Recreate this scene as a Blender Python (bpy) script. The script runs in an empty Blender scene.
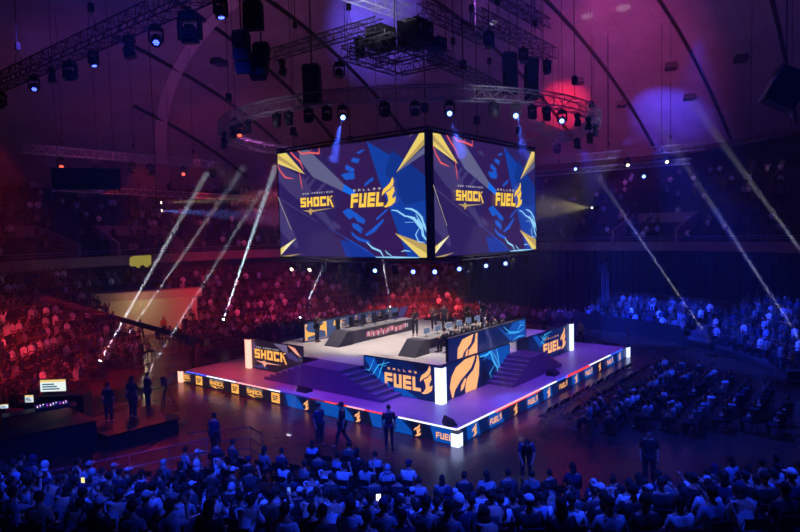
import bpy, bmesh, math, random
from mathutils import Vector, Matrix, Euler
random.seed(7)
PI = math.pi
SC = bpy.context.scene
COL = SC.collection
V3 = Vector

# ---------------------------------------------------------------- camera
cam_d = bpy.data.cameras.new('camera')
cam = bpy.data.objects.new('camera', cam_d)
COL.objects.link(cam)
CR = V3((0.62065382, -0.78371148, -0.0241901))
CU = V3((0.05900905, 0.01592335, 0.99813044))
CF = V3((0.78186109, 0.6209209, -0.05612896))
m = Matrix((CR, CU, -CF)).transposed().to_4x4()
m.translation = V3((-19.946, -13.201, 8.5))
cam.matrix_world = m
cam_d.sensor_width = 36.0
cam_d.lens = 616.225 / 800 * 36.0
cam_d.clip_start = 0.1
cam_d.clip_end = 300
SC.camera = cam

# ---------------------------------------------------------------- world, exposure
w = bpy.data.worlds.new('world'); SC.world = w; w.use_nodes = True
w.node_tree.nodes['Background'].inputs[0].default_value = (0.25, 0.12, 0.45, 1)
w.node_tree.nodes['Background'].inputs[1].default_value = 0.006
SC.view_settings.view_transform = 'Standard'
SC.view_settings.look = 'None'
SC.view_settings.exposure = 0.0
SC.view_settings.gamma = 1.0
SC.view_settings.use_curve_mapping = False
SC.cycles.use_denoising = True
SC.cycles.max_bounces = 4
SC.cycles.diffuse_bounces = 2
SC.cycles.glossy_bounces = 2
SC.cycles.volume_bounces = 0
SC.cycles.transmission_bounces = 1
SC.cycles.sample_clamp_indirect = 3.0
SC.cycles.volume_step_rate = 4
SC.cycles.volume_max_steps = 64

def spot(name, loc, target, color, power, size_deg, blend=0.6, radius=0.15, vol=1.0):
    l = bpy.data.lights.new(name, 'SPOT')
    l.color = color; l.energy = power; l.spot_size = math.radians(size_deg); l.spot_blend = blend
    l.shadow_soft_size = radius
    l.volume_factor = vol if hasattr(l, 'volume_factor') else 1.0
    o = bpy.data.objects.new(name, l); COL.objects.link(o)
    o.location = loc
    o.rotation_euler = (V3(target) - V3(loc)).to_track_quat('-Z', 'Y').to_euler()
    try:
        l.cycles.is_caustics_light = False
    except Exception: pass
    return o

RED = (1, .035, .05); BLUE = (.012, .045, 1); PURP = (.38, .08, 1); MAG = (1, .07, .35); WARM = (1, .87, .78)
# light rig over the arena, not all of it on trusses
# key light on the playing deck
spot('key_light', (9.9, -3.2, 12.2), (10.0, 9.0, 1.8), WARM, 7200, 42)
spot('key_light', (-2.6, 12.0, 12.2), (9.0, 11.0, 1.8), WARM, 4500, 34)
for kx, ky in ((6.4, 6.6), (6.4, 12.2), (11.5, 7.0), (12.0, 12.6)):
    spot('key_light', (kx, ky, 6.85), (kx+.6, ky+.2, 1.8), WARM, 900, 110, .9)
# coloured washes on the lower deck
spot('deck_wash', (-1.2, 10.2, 13.2), (0.8, 7.6, 0.6), (.16, .03, 1), 6000, 40)
spot('deck_wash', (4.5, -2.6, 13.2), (7.0, 1.0, 0.6), (.26, .06, 1), 8000, 44)
spot('deck_wash', (16.9, -1.6, 13.2), (16.5, 1.0, 0.6), (.17, .05, 1), 6000, 44)
spot('deck_wash', (-1.6, 18.4, 13.2), (1.2, 15.6, 0.6), (1, .05, .16), 5500, 36)
spot('deck_wash', (-2.6, 3.6, 13.2), (0.6, 2.0, 0.6), (.30, .07, 1), 5000, 36)
spot('deck_wash', (22.0, 0.5, 13.2), (18.8, 4.0, 0.6), (.14, .04, 1), 3000, 40)
# red on the crowd left and behind
spot('crowd_wash', (-10.4, 17.5, 14.6), (-5.5, 26.5, 0.8), RED, 19000, 50)
spot('crowd_wash', (4.0, 22.6, 14.0), (8.0, 32.0, 0.8), RED, 4500, 50)
spot('crowd_wash', (14.0, 20.0, 14.0), (20.0, 31.0, .5), (1, .03, .10), 9000, 46)
spot('crowd_wash', (22.0, 18.5, 14.0), (27.0, 21.5, .5), RED, 34000, 50)
spot('crowd_wash', (20.5, 12.0, 14.0), (30.5, 12.0, .5), (.5, .05, .6), 5000, 40)
spot('crowd_wash', (10.0, 22.0, 13.8), (17.0, 36.0, 2.5), (1, .03, .10), 6500, 50)
spot('floor_wash', (-2.0, 19.5, 13.0), (-3.0, 12.5, 0), (1, .05, .04), 5200, 56)
# blue on the crowd near and right
spot('crowd_wash', (-14.0, -1.0, 16.5), (-8.0, 3.4, 1.0), BLUE, 15500, 66)
spot('crowd_wash', (-9.5, -9.0, 16.5), (-5.5, -4.0, 1.0), BLUE, 12500, 62)
spot('crowd_wash', (-8.5, -12.0, 17.5), (-11.0, -6.0, 3.0), BLUE, 5000, 80)
spot('crowd_wash', (-4.0, -14.0, 16.8), (-1.5, -9.0, 1.0), BLUE, 8000, 56)
spot('crowd_wash', (10.0, -6.5, 16.8), (10.0, -6.0, 0.8), BLUE, 21000, 52)
spot('crowd_wash', (20.0, 3.0, 14.0), (28.5, 1.0, 1.2), BLUE, 52000, 36)
spot('crowd_wash', (18.0, -2.0, 14.0), (24.5, -8.0, 0.8), BLUE, 34000, 48)
spot('crowd_wash', (21.0, 8.0, 14.0), (30.5, 6.0, 0.8), BLUE, 30000, 36)
# small lamps added only to brighten the trusses
spot('truss_fill', (36.0, 6.5, 13.6), (37.4, 8.0, 15.1), (.25, .2, 1), 260, 100)
spot('truss_fill', (36.0, 2.5, 13.6), (37.4, 1.0, 15.1), (.35, .3, 1), 200, 100)
spot('truss_fill', (6.0, 37.0, 11.4), (9.0, 40.0, 12.6), (1, .05, .08), 300, 110)
spot('truss_fill', (16.0, 40.0, 11.4), (18.0, 41.6, 12.6), (1, .05, .08), 420, 110)
spot('truss_fill', (-2.0, 1.4, 15.8), (-1.0, 2.9, 17.6), (.85, .85, 1), 500, 80)
spot('truss_fill', (3.0, -1.2, 12.9), (4.6, .6, 14.4), (.85, .8, 1), 160, 80)
spot('truss_fill', (12.0, -3.0, 12.6), (13.5, -.6, 14.4), (.7, .5, 1), 160, 90)
spot('truss_fill', (-3.5, 9.0, 12.8), (-.8, 9.6, 14.4), (.8, .6, .9), 130, 80)
# washes up on the ceiling
spot('ceiling_wash', (8.0, -3.0, 19.6), (45.0, 9.6, 24.1), (1, .10, .45), 42000, 36, 1.0)
spot('ceiling_wash', (37.4, 6.0, 15.8), (53.0, 6.2, 21.0), (.05, .06, 1), 26000, 34, 1.0)
spot('ceiling_wash', (0.0, 5.0, 17.6), (25.0, 24.5, 27.5), (.12, .10, 1), 150000, 19, .9)
spot('ceiling_wash', (23.5, 4.5, 15.8), (46.5, 15.6, 22.2), (1, .02, .06), 120000, 15, 1.0)
spot('ceiling_wash', (4.0, 18.8, 15.2), (26.0, 34.0, 25.0), (.36, .07, .34), 6500, 100, 1.0)
spot('ceiling_wash', (-10, 12.0, 15.8), (0.0, 34.0, 25.0), (.12, .06, .9), 3600, 60, 1.0)
spot('ceiling_wash', (1.5, 30.5, 15.8), (8.0, 44.0, 20.0), (.50, .06, .25), 900, 130, 1.0)
spot('ceiling_wash', (8.0, 3.4, 20.2), (36.0, 14.0, 26.0), (.30, .09, .55), 9500, 80, 1.0)
spot('ceiling_wash', (9.0, -6.0, 19.8), (42.0, -1.0, 24.0), (.28, .08, .52), 8500, 84, 1.0)

# ---------------------------------------------------------------- materials
_m = {}
def srgb(h):
    return tuple(((c / 255) / 12.92 if c / 255 <= .04045 else ((c / 255 + .055) / 1.055) ** 2.4) for c in h)
def mat(name, rgb, rough=.7, metal=0., emit=0., spec=.5, lin=False):
    if name in _m: return _m[name]
    mm = bpy.data.materials.new(name); mm.use_nodes = True
    b = mm.node_tree.nodes['Principled BSDF']
    c = (rgb if lin else srgb(rgb)) + (1,)
    b.inputs['Base Color'].default_value = c
    b.inputs['Roughness'].default_value = rough
    b.inputs['Metallic'].default_value = metal
    b.inputs['Specular IOR Level'].default_value = spec
    if emit:
        b.inputs['Emission Color'].default_value = c
        b.inputs['Emission Strength'].default_value = emit
        b.inputs['Base Color'].default_value = (c[0]*.05, c[1]*.05, c[2]*.05, 1)
    _m[name] = mm
    return mm
def noisy(name, a, b_, scale, rough=.7, detail=4, bump=0., spec=.5):
    mm = mat(name, a, rough, spec=spec); nt = mm.node_tree; b = nt.nodes['Principled BSDF']
    tc = nt.nodes.new('ShaderNodeTexCoord'); n = nt.nodes.new('ShaderNodeTexNoise'); n.inputs['Scale'].default_value = scale; n.inputs['Detail'].default_value = detail
    r = nt.nodes.new('ShaderNodeValToRGB')
    r.color_ramp.elements[0].position = .3; r.color_ramp.elements[1].position = .7
    r.color_ramp.elements[0].color = srgb(a) + (1,); r.color_ramp.elements[1].color = srgb(b_) + (1,)
    nt.links.new(tc.outputs['Object'], n.inputs['Vector']); nt.links.new(n.outputs['Fac'], r.inputs['Fac']); nt.links.new(r.outputs['Color'], b.inputs['Base Color'])
    if bump:
        bp = nt.nodes.new('ShaderNodeBump'); bp.inputs['Strength'].default_value = bump
        nt.links.new(n.outputs['Fac'], bp.inputs['Height']); nt.links.new(bp.outputs['Normal'], b.inputs['Normal'])
    return mm

BLACK = mat('black_paint', (14, 14, 17), .55)
DARK = mat('dark_cloth', (18, 18, 22), .9)
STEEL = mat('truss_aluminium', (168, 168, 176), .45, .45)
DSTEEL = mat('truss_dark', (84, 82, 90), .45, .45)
CABLE = mat('cable', (20, 18, 22), .7)
GREYP = mat('grey_plastic', (70, 70, 76), .5)
SKIN = noisy('skin', (176, 128, 104), (196, 148, 122), 9., .6)
HAIR = noisy('hair', (26, 18, 14), (44, 32, 24), 30., .8)
TROUS = noisy('trousers', (22, 24, 34), (36, 38, 52), 12., .9)
WHITEP = mat('white_plastic', (215, 215, 220), .5)
def objcolor(name, rough=.85):
    mm = mat(name, (255, 255, 255), rough); nt = mm.node_tree
    oi = nt.nodes.new('ShaderNodeObjectInfo'); n = nt.nodes.new('ShaderNodeTexNoise'); n.inputs['Scale'].default_value = 14
    mx = nt.nodes.new('ShaderNodeMix'); mx.data_type = 'RGBA'; mx.blend_type = 'MULTIPLY'; mx.inputs[0].default_value = .35
    nt.links.new(oi.outputs['Color'], mx.inputs[6]); nt.links.new(n.outputs['Fac'], mx.inputs[7])
    nt.links.new(mx.outputs[2], nt.nodes['Principled BSDF'].inputs['Base Color'])
    return mm
CLOTH = objcolor('cloth')

# ---------------------------------------------------------------- mesh building
class MB:
    def __init__(s): s.v = []; s.f = []; s.mi = []; s.mats = []
    def _m(s, mt):
        if mt not in s.mats: s.mats.append(mt)
        return s.mats.index(mt)
    def add(s, vs, fs, mt):
        o = len(s.v); k = s._m(mt)
        s.v += [tuple(v) for v in vs]
        for f in fs: s.f.append(tuple(o + i for i in f)); s.mi.append(k)
    def box(s, c, d, mt, rot=None, taper=None):
        hx, hy, hz = d[0]/2, d[1]/2, d[2]/2
        vs = []
        for z in (-1, 1):
            t = taper if (taper and z > 0) else (1, 1)
            for x, y in ((-1, -1), (1, -1), (1, 1), (-1, 1)):
                vs.append(V3((x*hx*t[0], y*hy*t[1], z*hz)))
        if rot is not None: vs = [rot @ v for v in vs]
        vs = [v + V3(c) for v in vs]
        s.add(vs, [(3, 2, 1, 0), (4, 5, 6, 7), (0, 1, 5, 4), (1, 2, 6, 5), (2, 3, 7, 6), (3, 0, 4, 7)], mt)
    def tube(s, p0, p1, r0, mt, r1=None, seg=6, caps=True):
        p0 = V3(p0); p1 = V3(p1); r1 = r0 if r1 is None else r1
        d = (p1 - p0)
        if d.length < 1e-6: return
        q = d.to_track_quat('Z', 'Y')
        vs = []
        for p, r in ((p0, r0), (p1, r1)):
            for i in range(seg):
                a = 2*PI*i/seg
                vs.append(p + q @ V3((r*math.cos(a), r*math.sin(a), 0)))
        fs = [(i, (i+1) % seg, seg + (i+1) % seg, seg + i) for i in range(seg)]
        if caps: fs += [tuple(range(seg-1, -1, -1)), tuple(range(seg, 2*seg))]
        s.add(vs, fs, mt)
    def path(s, pts, r, mt, seg=6):
        for a, b in zip(pts[:-1], pts[1:]): s.tube(a, b, r, mt, seg=seg)
    def ball(s, c, d, mt, seg=8, rings=5, rot=None, zmin=-1.):
        vs = []; fs = []
        for j in range(rings + 1):
            t = -PI/2 + PI*j/rings
            z = max(math.sin(t), zmin)
            for i in range(seg):
                a = 2*PI*i/seg
                p = V3((math.cos(t)*math.cos(a)*d[0], math.cos(t)*math.sin(a)*d[1], z*d[2]))
                if rot is not None: p = rot @ p
                vs.append(p + V3(c))
        for j in range(rings):
            for i in range(seg):
                fs.append((j*seg+i, j*seg+(i+1) % seg, (j+1)*seg+(i+1) % seg, (j+1)*seg+i))
        s.add(vs, fs, mt)
    def prism(s, poly, z0, z1, mt, mt_top=None):
        n = len(poly)
        vs = [(x, y, z0) for x, y in poly] + [(x, y, z1) for x, y in poly]
        s.add(vs, [(i, (i+1) % n, n+(i+1) % n, n+i) for i in range(n)] + [tuple(range(n-1, -1, -1))], mt)
        s.add([(x, y, z1) for x, y in poly], [tuple(range(n))], mt_top or mt)
    def mesh(s, name):
        me = bpy.data.meshes.new(name); me.from_pydata(s.v, [], s.f)
        for mt in s.mats: me.materials.append(mt)
        me.polygons.foreach_set('material_index', s.mi); me.update()
        return me
    def build(s, name, parent=None, smooth=False, **kw):
        me = s.mesh(name)
        if smooth: me.polygons.foreach_set('use_smooth', [True]*len(me.polygons))
        o = bpy.data.objects.new(name, me); COL.objects.link(o)
        if parent is not None: o.parent = parent
        tag(o, **kw)
        return o
def tag(o, label=None, cat=None, group=None, kind=None):
    if label: o['label'] = label
    if cat: o['category'] = cat
    if group: o['group'] = group
    if kind: o['kind'] = kind
    return o
def empty(name, loc=(0, 0, 0), rz=0, **kw):
    o = bpy.data.objects.new(name, None); COL.objects.link(o); o.location = loc; o.rotation_euler = (0, 0, rz)
    o.empty_display_size = .2
    return tag(o, **kw)
def copy_tree(o, parent=None):
    c = o.copy(); COL.objects.link(c)
    if parent is not None: c.parent = parent
    for ch in o.children: copy_tree(ch, c)
    return c
ORD = 'first second third fourth fifth sixth seventh eighth ninth tenth eleventh twelfth thirteenth fourteenth fifteenth sixteenth seventeenth eighteenth nineteenth twentieth'.split()
TENS = {20: 'twenty', 30: 'thirty', 40: 'forty', 50: 'fifty'}
def nth(i):
    if i < 20: return ORD[i]
    i += 1; t = i//10*10; u = i % 10
    return ({20: 'twentieth', 30: 'thirtieth', 40: 'fortieth', 50: 'fiftieth'}[t]) if u == 0 else TENS[t] + '-' + ORD[u-1]

# ---------------------------------------------------------------- flat art on LED faces
class Panel:
    """a flat LED face: origin, axis u, axis v, outward normal n; art is laid on in thin layers"""
    def __init__(s, mb, o, u, v, n): s.mb = mb; s.o = V3(o); s.u = V3(u); s.v = V3(v); s.n = V3(n).normalized(); s.k = 0
    def poly(s, pts, mt, step=True):
        if step: s.k += 1
        s.mb.add([s.o + s.u*a + s.v*b + s.n*(.004 + .0015*s.k) for a, b in pts], [tuple(range(len(pts)))], mt)
    def line(s, pts, wd, mt):
        s.k += 1
        n = len(pts)
        for i in range(n-1):
            a = V3((pts[i][0], pts[i][1], 0)); b = V3((pts[i+1][0], pts[i+1][1], 0)); d = (b-a)
            if d.length < 1e-5: continue
            p = V3((-d.y, d.x, 0)).normalized()
            w0 = wd*(1 if 0 < i else .45)/2; w1 = wd*(1 if i < n-2 else .35)/2
            e = d.normalized()*wd*.15
            a -= e if i else e*0; b += e if i < n-2 else e*0
            s.poly([tuple((a+p*w0)[:2]), tuple((a-p*w0)[:2]), tuple((b-p*w1)[:2]), tuple((b+p*w1)[:2])], mt, step=False)
    def text(s, txt, x, y, wd, h, mt, slant=0., gap=.18, t=.27, ty=.2):
        s.k += 1
        n = len(txt); cw = wd/(n + (n-1)*gap)
        for i, ch in enumerate(txt):
            if ch == ' ': continue
            for q in glyph(ch, t, ty):
                s.poly([(x + (i*(1+gap) + a)*cw + slant*b*h, y + b*h) for a, b in q], mt, step=False)
def rc(a, b, c, d): return [(a, b), (c, b), (c, d), (a, d)]
def glyph(ch, t, y):
    m0 = .5-y/2; m1 = .5+y/2
    L = rc(0, 0, t, 1); R = rc(1-t, 0, 1, 1); T = rc(0, 1-y, 1, 1); B = rc(0, 0, 1, y); M = rc(0, m0, 1, m1)
    G = {'S': [T, M, B, rc(0, .5, t, 1), rc(1-t, 0, 1, .5)], 'H': [L, R, M], 'O': [L, R, T, B], 'C': [L, T, B, rc(1-t, .7, 1, 1), rc(1-t, 0, 1, .3)],
         'K': [L, [(t, .42), (1-t, 1), (1.05, 1), (t, .68)], [(.4, .58), (.6, .72), (1.15, -.18), (.88, -.18)]],
         'F': [L, T, M], 'U': [L, R, B], 'E': [L, T, M, B], 'L': [L, B], 'A': [L, R, T, rc(0, .35, 1, .35+y)], 'D': [L, B, T, rc(1-t, .08, 1, .92)],
         'N': [L, R, [(0, 1), (t, 1), (1, 0), (1-t, 0)]], 'R': [L, T, M, rc(1-t, .45, 1, 1), [(.35, .45), (.65, .45), (1, 0), (.7, 0)]], 'I': [rc(.5-t/2, 0, .5+t/2, 1)],
         'G': [L, T, B, rc(1-t, 0, 1, .5)]}
    return G[ch]
FLAME_A = [(0, .38), (.02, .5), (.14, .62), (.40, .71), (.62, .82), (.80, 1), (.87, .86), (.82, .74), (.62, .61), (.36, .54), (.16, .46)]
FLAME_B = [(.10, .0), (.30, .07), (.46, .2), (.42, .36), (.30, .48), (.62, .56), (.86, .70), (.92, .52), (.74, .36), (.76, .26), (1.0, .34), (.92, .14), (.62, .03), (.3, -.02)]
def flame(p, x, y, wd, h, mt):
    p.poly([(x + a*wd, y + b*h) for a, b in FLAME_A], mt); p.poly([(x + a*wd, y + b*h) for a, b in FLAME_B], mt)
E = {}
def em(name, rgb, st=1.0):
    if name not in E: E[name] = mat('led_' + name, rgb, .4, emit=st)
    return E[name]
em('base', (44, 30, 88)); em('maroon', (50, 26, 80)); em('blue', (18, 62, 160)); em('deepblue', (16, 50, 135)); em('blue2', (20, 52, 150)); em('blue3', (24, 88, 200))
em('brightblue', (20, 110, 235)); em('grey', (98, 98, 135)); em('greyd', (66, 56, 108)); em('gold', (236, 210, 108)); em('goldd', (188, 160, 92)); em('cream', (248, 240, 190))
em('ice', (150, 215, 255)); em('red', (235, 95, 95)); em('text', (255, 205, 70), 1.05); em('texts', (200, 190, 195))
em('pbase', (6, 28, 82)); em('pdark', (8, 16, 42)); em('pblue', (6, 78, 170)); em('porange', (255, 178, 112), 1.15); em('pice', (70, 190, 255)); em('pwhite', (240, 225, 235), 1.2)
em('sbase', (26, 22, 30)); em('sgrey', (110, 96, 130)); em('speach', (255, 170, 140)); em('sorange', (255, 180, 84), 1.15); em('slate', (66, 84, 124))
em('s_white', (236, 232, 255), 1.7); em('s_blue', (50, 90, 255), 1.6); em('s_pink', (255, 165, 165), 1.6); em('s_red', (255, 60, 50), 1.5); em('s_dred', (150, 20, 40), .8); em('s_dblue', (40, 40, 150), .8)
em('post_r', (255, 170, 150), 1.9); em('post_b', (190, 205, 255), 2.2)
em('lens_blue', (95, 125, 255), 9.0); em('lens_white', (255, 250, 255), 9.0); em('lens_red', (255, 80, 60), 3.0); em('lens_off', (24, 24, 30), .2); em('lens_led', (70, 90, 255), 7.0); em('lens_warm', (255, 225, 190), 6.0)

HAZE = 0.0014
RIBS = [((14, 10.8), (58.5, 9.2)), ((14, 3.0), (58.5, .9)), ((14, -5.9), (58, -5.5)), ((6, 18.4), (56, 17.6)), ((4, 24.8), (48, 36.0)), ((4, 29.6), (40, 42.5)), ((6, 36.9), (34, 46.2)), ((12, 45.0), (30, 51.2))]
ARCH = [(12.3, 29.0), (12.0, 42.0), (19.0, 52.0)]
# ---------------------------------------------------------------- setting
CX, CY = 9.9, 9.5
def floor_mat():
    mm = mat('hardwood', (60, 40, 34), .3); nt = mm.node_tree; b = nt.nodes['Principled BSDF']
    tc = nt.nodes.new('ShaderNodeTexCoord'); mp = nt.nodes.new('ShaderNodeMapping'); mp.inputs['Rotation'].default_value = (0, 0, .6)
    br = nt.nodes.new('ShaderNodeTexBrick'); br.inputs['Scale'].default_value = 1.0
    br.inputs['Brick Width'].default_value = 2.4; br.inputs['Row Height'].default_value = 1.2; br.inputs['Mortar Size'].default_value = .012
    br.inputs['Color1'].default_value = srgb((74, 50, 42)) + (1,); br.inputs['Color2'].default_value = srgb((62, 42, 36)) + (1,); br.inputs['Mortar'].default_value = srgb((26, 18, 16)) + (1,)
    n = nt.nodes.new('ShaderNodeTexNoise'); n.inputs['Scale'].default_value = .5; n.inputs['Detail'].default_value = 6
    mr = nt.nodes.new('ShaderNodeMapRange'); mr.inputs['To Min'].default_value = .16; mr.inputs['To Max'].default_value = .36
    nt.links.new(tc.outputs['Object'], mp.inputs['Vector']); nt.links.new(mp.outputs['Vector'], br.inputs['Vector']); nt.links.new(tc.outputs['Object'], n.inputs['Vector'])
    nt.links.new(br.outputs['Color'], b.inputs['Base Color']); nt.links.new(n.outputs['Fac'], mr.inputs['Value']); nt.links.new(mr.outputs['Result'], b.inputs['Roughness'])
    return mm
f = MB(); f.add([(CX + 50*math.cos(a*PI/32), CY + 50*math.sin(a*PI/32), 0) for a in range(64)], [tuple(range(64))], floor_mat())
f.build('floor', kind='structure')

def pol(r, a, z=0.): return V3((CX + r*math.cos(math.radians(a)), CY + r*math.sin(math.radians(a)), z))
def ring_strip(mb, prof, a0, a1, n, mt):
    """profile [(r, z)...] swept round the arena centre between two angles"""
    vs = []; k = len(prof)
    for i in range(n+1):
        a = a0 + (a1-a0)*i/n
        for r, z in prof: vs.append(pol(r, a, z))
    mb.add(vs, [(i*k+j, (i+1)*k+j, (i+1)*k+j+1, i*k+j+1) for i in range(n) for j in range(k-1)], mt)
CONC = noisy('concrete_dark', (58, 50, 56), (74, 64, 70), 1.5, .85)
CONCL = noisy('concrete_fascia', (120, 104, 112), (140, 122, 128), 1.2, .8)
SEATS = noisy('tip_up_seats', (34, 30, 40), (52, 46, 60), 6, .8)
# lower bowl left and behind the stage
def steps(r0, z0, n, dr, dz):
    p = [(r0, 0 if z0 else 0)]
    r, z = r0, z0
    for i in range(n):
        p.append((r, z + dz)); r += dr; z += dz; p.append((r, z))
    return p
b = MB(); ring_strip(b, steps(25.0, 0, 8, .85, .5) + [(31.8, 0)], 26, 88, 40, CONC); b.build('floor_lower_bowl_back', kind='structure')
b = MB(); ring_strip(b, steps(22.0, 0, 9, .85, .55) + [(29.7, 0)], 106, 162, 34, CONC); b.build('floor_lower_bowl_left', kind='structure')
b = MB(); ring_strip(b, [(30.4, 3.4)] + steps(30.4, 3.4, 2, .85, .5)[1:] + [(32.4, 4.4)], 86, 107, 10, CONC); b.build('floor_bowl_above_entrance', kind='structure')
b = MB(); ring_strip(b, steps(20.6, 0, 7, .85, .36) + [(26.6, 0)], -64, -6, 34, CONC); b.build('floor_bleacher_right', kind='structure')
b = MB(); ring_strip(b, steps(21.0, 0, 16, .95, .34), -186, -104, 40, CONC); b.build('floor_bowl_near', kind='structure')
# pleated curtain under the balcony on the right
cur = noisy('curtain_dark', (34, 34, 62), (46, 44, 80), 2, .9)
c = MB(); vs = []; n = 260
for i in range(n+1):
    a = -80 + 108*i/n; r = 30.2 + .18*math.sin(i*1.9)
    vs += [pol(r, a, 0), pol(r, a, 6.1)]
c.add(vs, [(2*i, 2*i+2, 2*i+3, 2*i+1) for i in range(n)], cur); c.build('wall_curtain', kind='structure')
c = MB(); ring_strip(c, [(32.5, 0), (32.5, 6.2)], 20, 165, 60, CONC); c.build('wall_lower_back', kind='structure')
# balcony: fascia, underside and stepped upper tier
b = MB(); ring_strip(b, [(36.0, 6.1), (31.0, 6.1), (31.0, 6.95), (31.25, 6.95), (31.25, 6.4)], -85, 165, 110, CONCL); b.build('trim_balcony_fascia', kind='structure')
b = MB(); ring_strip(b, [(31.25, 6.4)] + steps(32.2, 6.4, 17, .95, .46)[1:] + [(50, 14.3)], -85, 165, 110, SEATS); b.build('floor_upper_tier', kind='structure')
RAILM = mat('rail_steel', (150, 150, 170), .3, .8)
for (a0, a1, nm, lb) in ((-80, 16, 'balcony_rail', 'thin steel guard rail on the balcony edge right of the hanging screens'), (40, 160, 'balcony_rail', 'thin steel guard rail on the balcony edge left of the hanging screens')):
    b = MB(); k = int((a1-a0)/1.5)
    pts = [pol(31.1, a0 + (a1-a0)*i/k, 0) for i in range(k+1)]
    b.path([p + V3((0, 0, 7.42)) for p in pts], .028, RAILM, 5); b.path([p + V3((0, 0, 7.2)) for p in pts], .016, RAILM, 4)
    for p in pts[::2]: b.tube(p + V3((0, 0, 6.95)), p + V3((0, 0, 7.42)), .02, RAILM, seg=4)
    b.build(nm, label=lb, cat='railing')
# rim height by direction, ceiling shell
def rim(a):
    T = [(-90, 20.5), (-25, 19.0), (-11, 17.6), (1, 17.0), (17, 16.5), (40, 15.2), (66, 13.4), (84, 12.0), (120, 12.0), (180, 14.0)]
    if a <= T[0][0]: return T[0][1]
    for (x0, y0), (x1, y1) in zip(T[:-1], T[1:]):
        if a <= x1: return y0 + (y1-y0)*(a-x0)/(x1-x0)
    return T[-1][1]
APEX = 30.0
def ceil_z(r, a): return rim(a) + (APEX - rim(a))*(1 - (r/50.0)**2.2)
def ceil_pt(x, y, dz=0.):
    r = math.hypot(x-CX, y-CY); a = math.degrees(math.atan2(y-CY, x-CX))
    return V3((x, y, ceil_z(r, a) + dz))
def ceil_mat():
    mm = noisy('acoustic_ceiling', (150, 140, 150), (166, 156, 166), .35, .95); nt = mm.node_tree; b = nt.nodes['Principled BSDF']
    tc = nt.nodes.new('ShaderNodeTexCoord'); br = nt.nodes.new('ShaderNodeTexBrick'); br.inputs['Scale'].default_value = 1
    br.inputs['Brick Width'].default_value = 3.2; br.inputs['Row Height'].default_value = 1.6; br.inputs['Mortar Size'].default_value = .02
    br.inputs['Color1'].default_value = (1, 1, 1, 1); br.inputs['Color2'].default_value = (.9, .9, .9, 1); br.inputs['Mortar'].default_value = (.6, .6, .6, 1)
    mx = nt.nodes.new('ShaderNodeMix'); mx.data_type = 'RGBA'; mx.blend_type = 'MULTIPLY'; mx.inputs[0].default_value = 1
    src = b.inputs['Base Color'].links[0].from_socket
    nt.links.new(tc.outputs['Object'], br.inputs['Vector']); nt.links.new(src, mx.inputs[6]); nt.links.new(br.outputs['Color'], mx.inputs[7]); nt.links.new(mx.outputs[2], b.inputs['Base Color'])
    return mm
c = MB(); vs = []; NA, NR = 100, 26
for i in range(NA+1):
    a = -90 + 270*i/NA
    for j in range(NR+1): vs.append(pol(50*j/NR, a, ceil_z(50*j/NR, a)))
c.add(vs, [(i*(NR+1)+j, i*(NR+1)+j+1, (i+1)*(NR+1)+j+1, (i+1)*(NR+1)+j) for i in range(NA) for j in range(NR)], ceil_mat())
c.build('ceiling', smooth=True, kind='structure')
c = MB(); vs = []
for i in range(NA+1):
    a = -90 + 270*i/NA; vs += [pol(50, a, 0), pol(50, a, rim(a) + .3)]
c.add(vs, [(2*i, 2*i+2, 2*i+3, 2*i+1) for i in range(NA)], DARK); c.build('wall_back', kind='structure')
c = MB(); vs = []
for i in range(NA+1):
    a = -90 + 270*i/NA; z = rim(a)
    vs += [pol(49.9, a, z + .4), pol(48.2, a, z + .1), pol(48.2, a, z - .6), pol(49.9, a, z - .8)]
c.add(vs, [(4*i+j, 4*i+4+j, 4*i+5+j, 4*i+1+j) for i in range(NA) for j in range(3)], CONC); c.build('trim_ceiling_rim', kind='structure')
# ribs hanging under the ceiling shell; each follows the shell from a high point down to the rim
def rib(p0, p1, wd=.28, dp=.25, lift=0.):
    b = MB(); n = 24; pts = []
    for i in range(n+1):
        t = i/n; x = p0[0] + (p1[0]-p0[0])*t; y = p0[1] + (p1[1]-p0[1])*t
        pts.append(ceil_pt(x, y, -dp/2 + .05))
    side = V3((p1[1]-p0[1], -(p1[0]-p0[0]), 0)).normalized()*wd/2
    for a, q in zip(pts[:-1], pts[1:]):
        vs = [a-side-V3((0, 0, dp/2)), a+side-V3((0, 0, dp/2)), q+side-V3((0, 0, dp/2)), q-side-V3((0, 0, dp/2)), a-side+V3((0, 0, dp/2)), a+side+V3((0, 0, dp/2)), q+side+V3((0, 0, dp/2)), q-side+V3((0, 0, dp/2))]
        b.add(vs, [(0, 1, 2, 3), (0, 4, 5, 1), (2, 6, 7, 3), (0, 3, 7, 4), (1, 5, 6, 2)], BLACK)
    return b
for k, (p0, p1) in enumerate(RIBS):
    rib(p0, p1).build('ceiling_rib', kind='structure')
c = MB(); vs = []; n = 40; ARCH_P = []
for i in range(n+1):
    t = i/n; x = ARCH[0][0]*(1-t)**2 + 2*ARCH[1][0]*t*(1-t) + ARCH[2][0]*t*t; y = ARCH[0][1]*(1-t)**2 + 2*ARCH[1][1]*t*(1-t) + ARCH[2][1]*t*t
    ARCH_P.append(ceil_pt(x, y, -.12))
archm = noisy('arch_plaster', (196, 184, 196), (206, 196, 206), .6, .9)
for a, q in zip(ARCH_P[:-1], ARCH_P[1:]):
    d = (q-a); s = V3((-d.y, d.x, 0)).normalized()*.55; u = V3((0, 0, .1))
    c.add([a-s-u, a+s-u, q+s-u, q-s-u, a-s+u, a+s+u, q+s+u, q-s+u], [(0, 1, 2, 3), (0, 4, 5, 1), (2, 6, 7, 3), (0, 3, 7, 4), (1, 5, 6, 2)], archm)
c.build('ceiling_arch', kind='structure')
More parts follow.
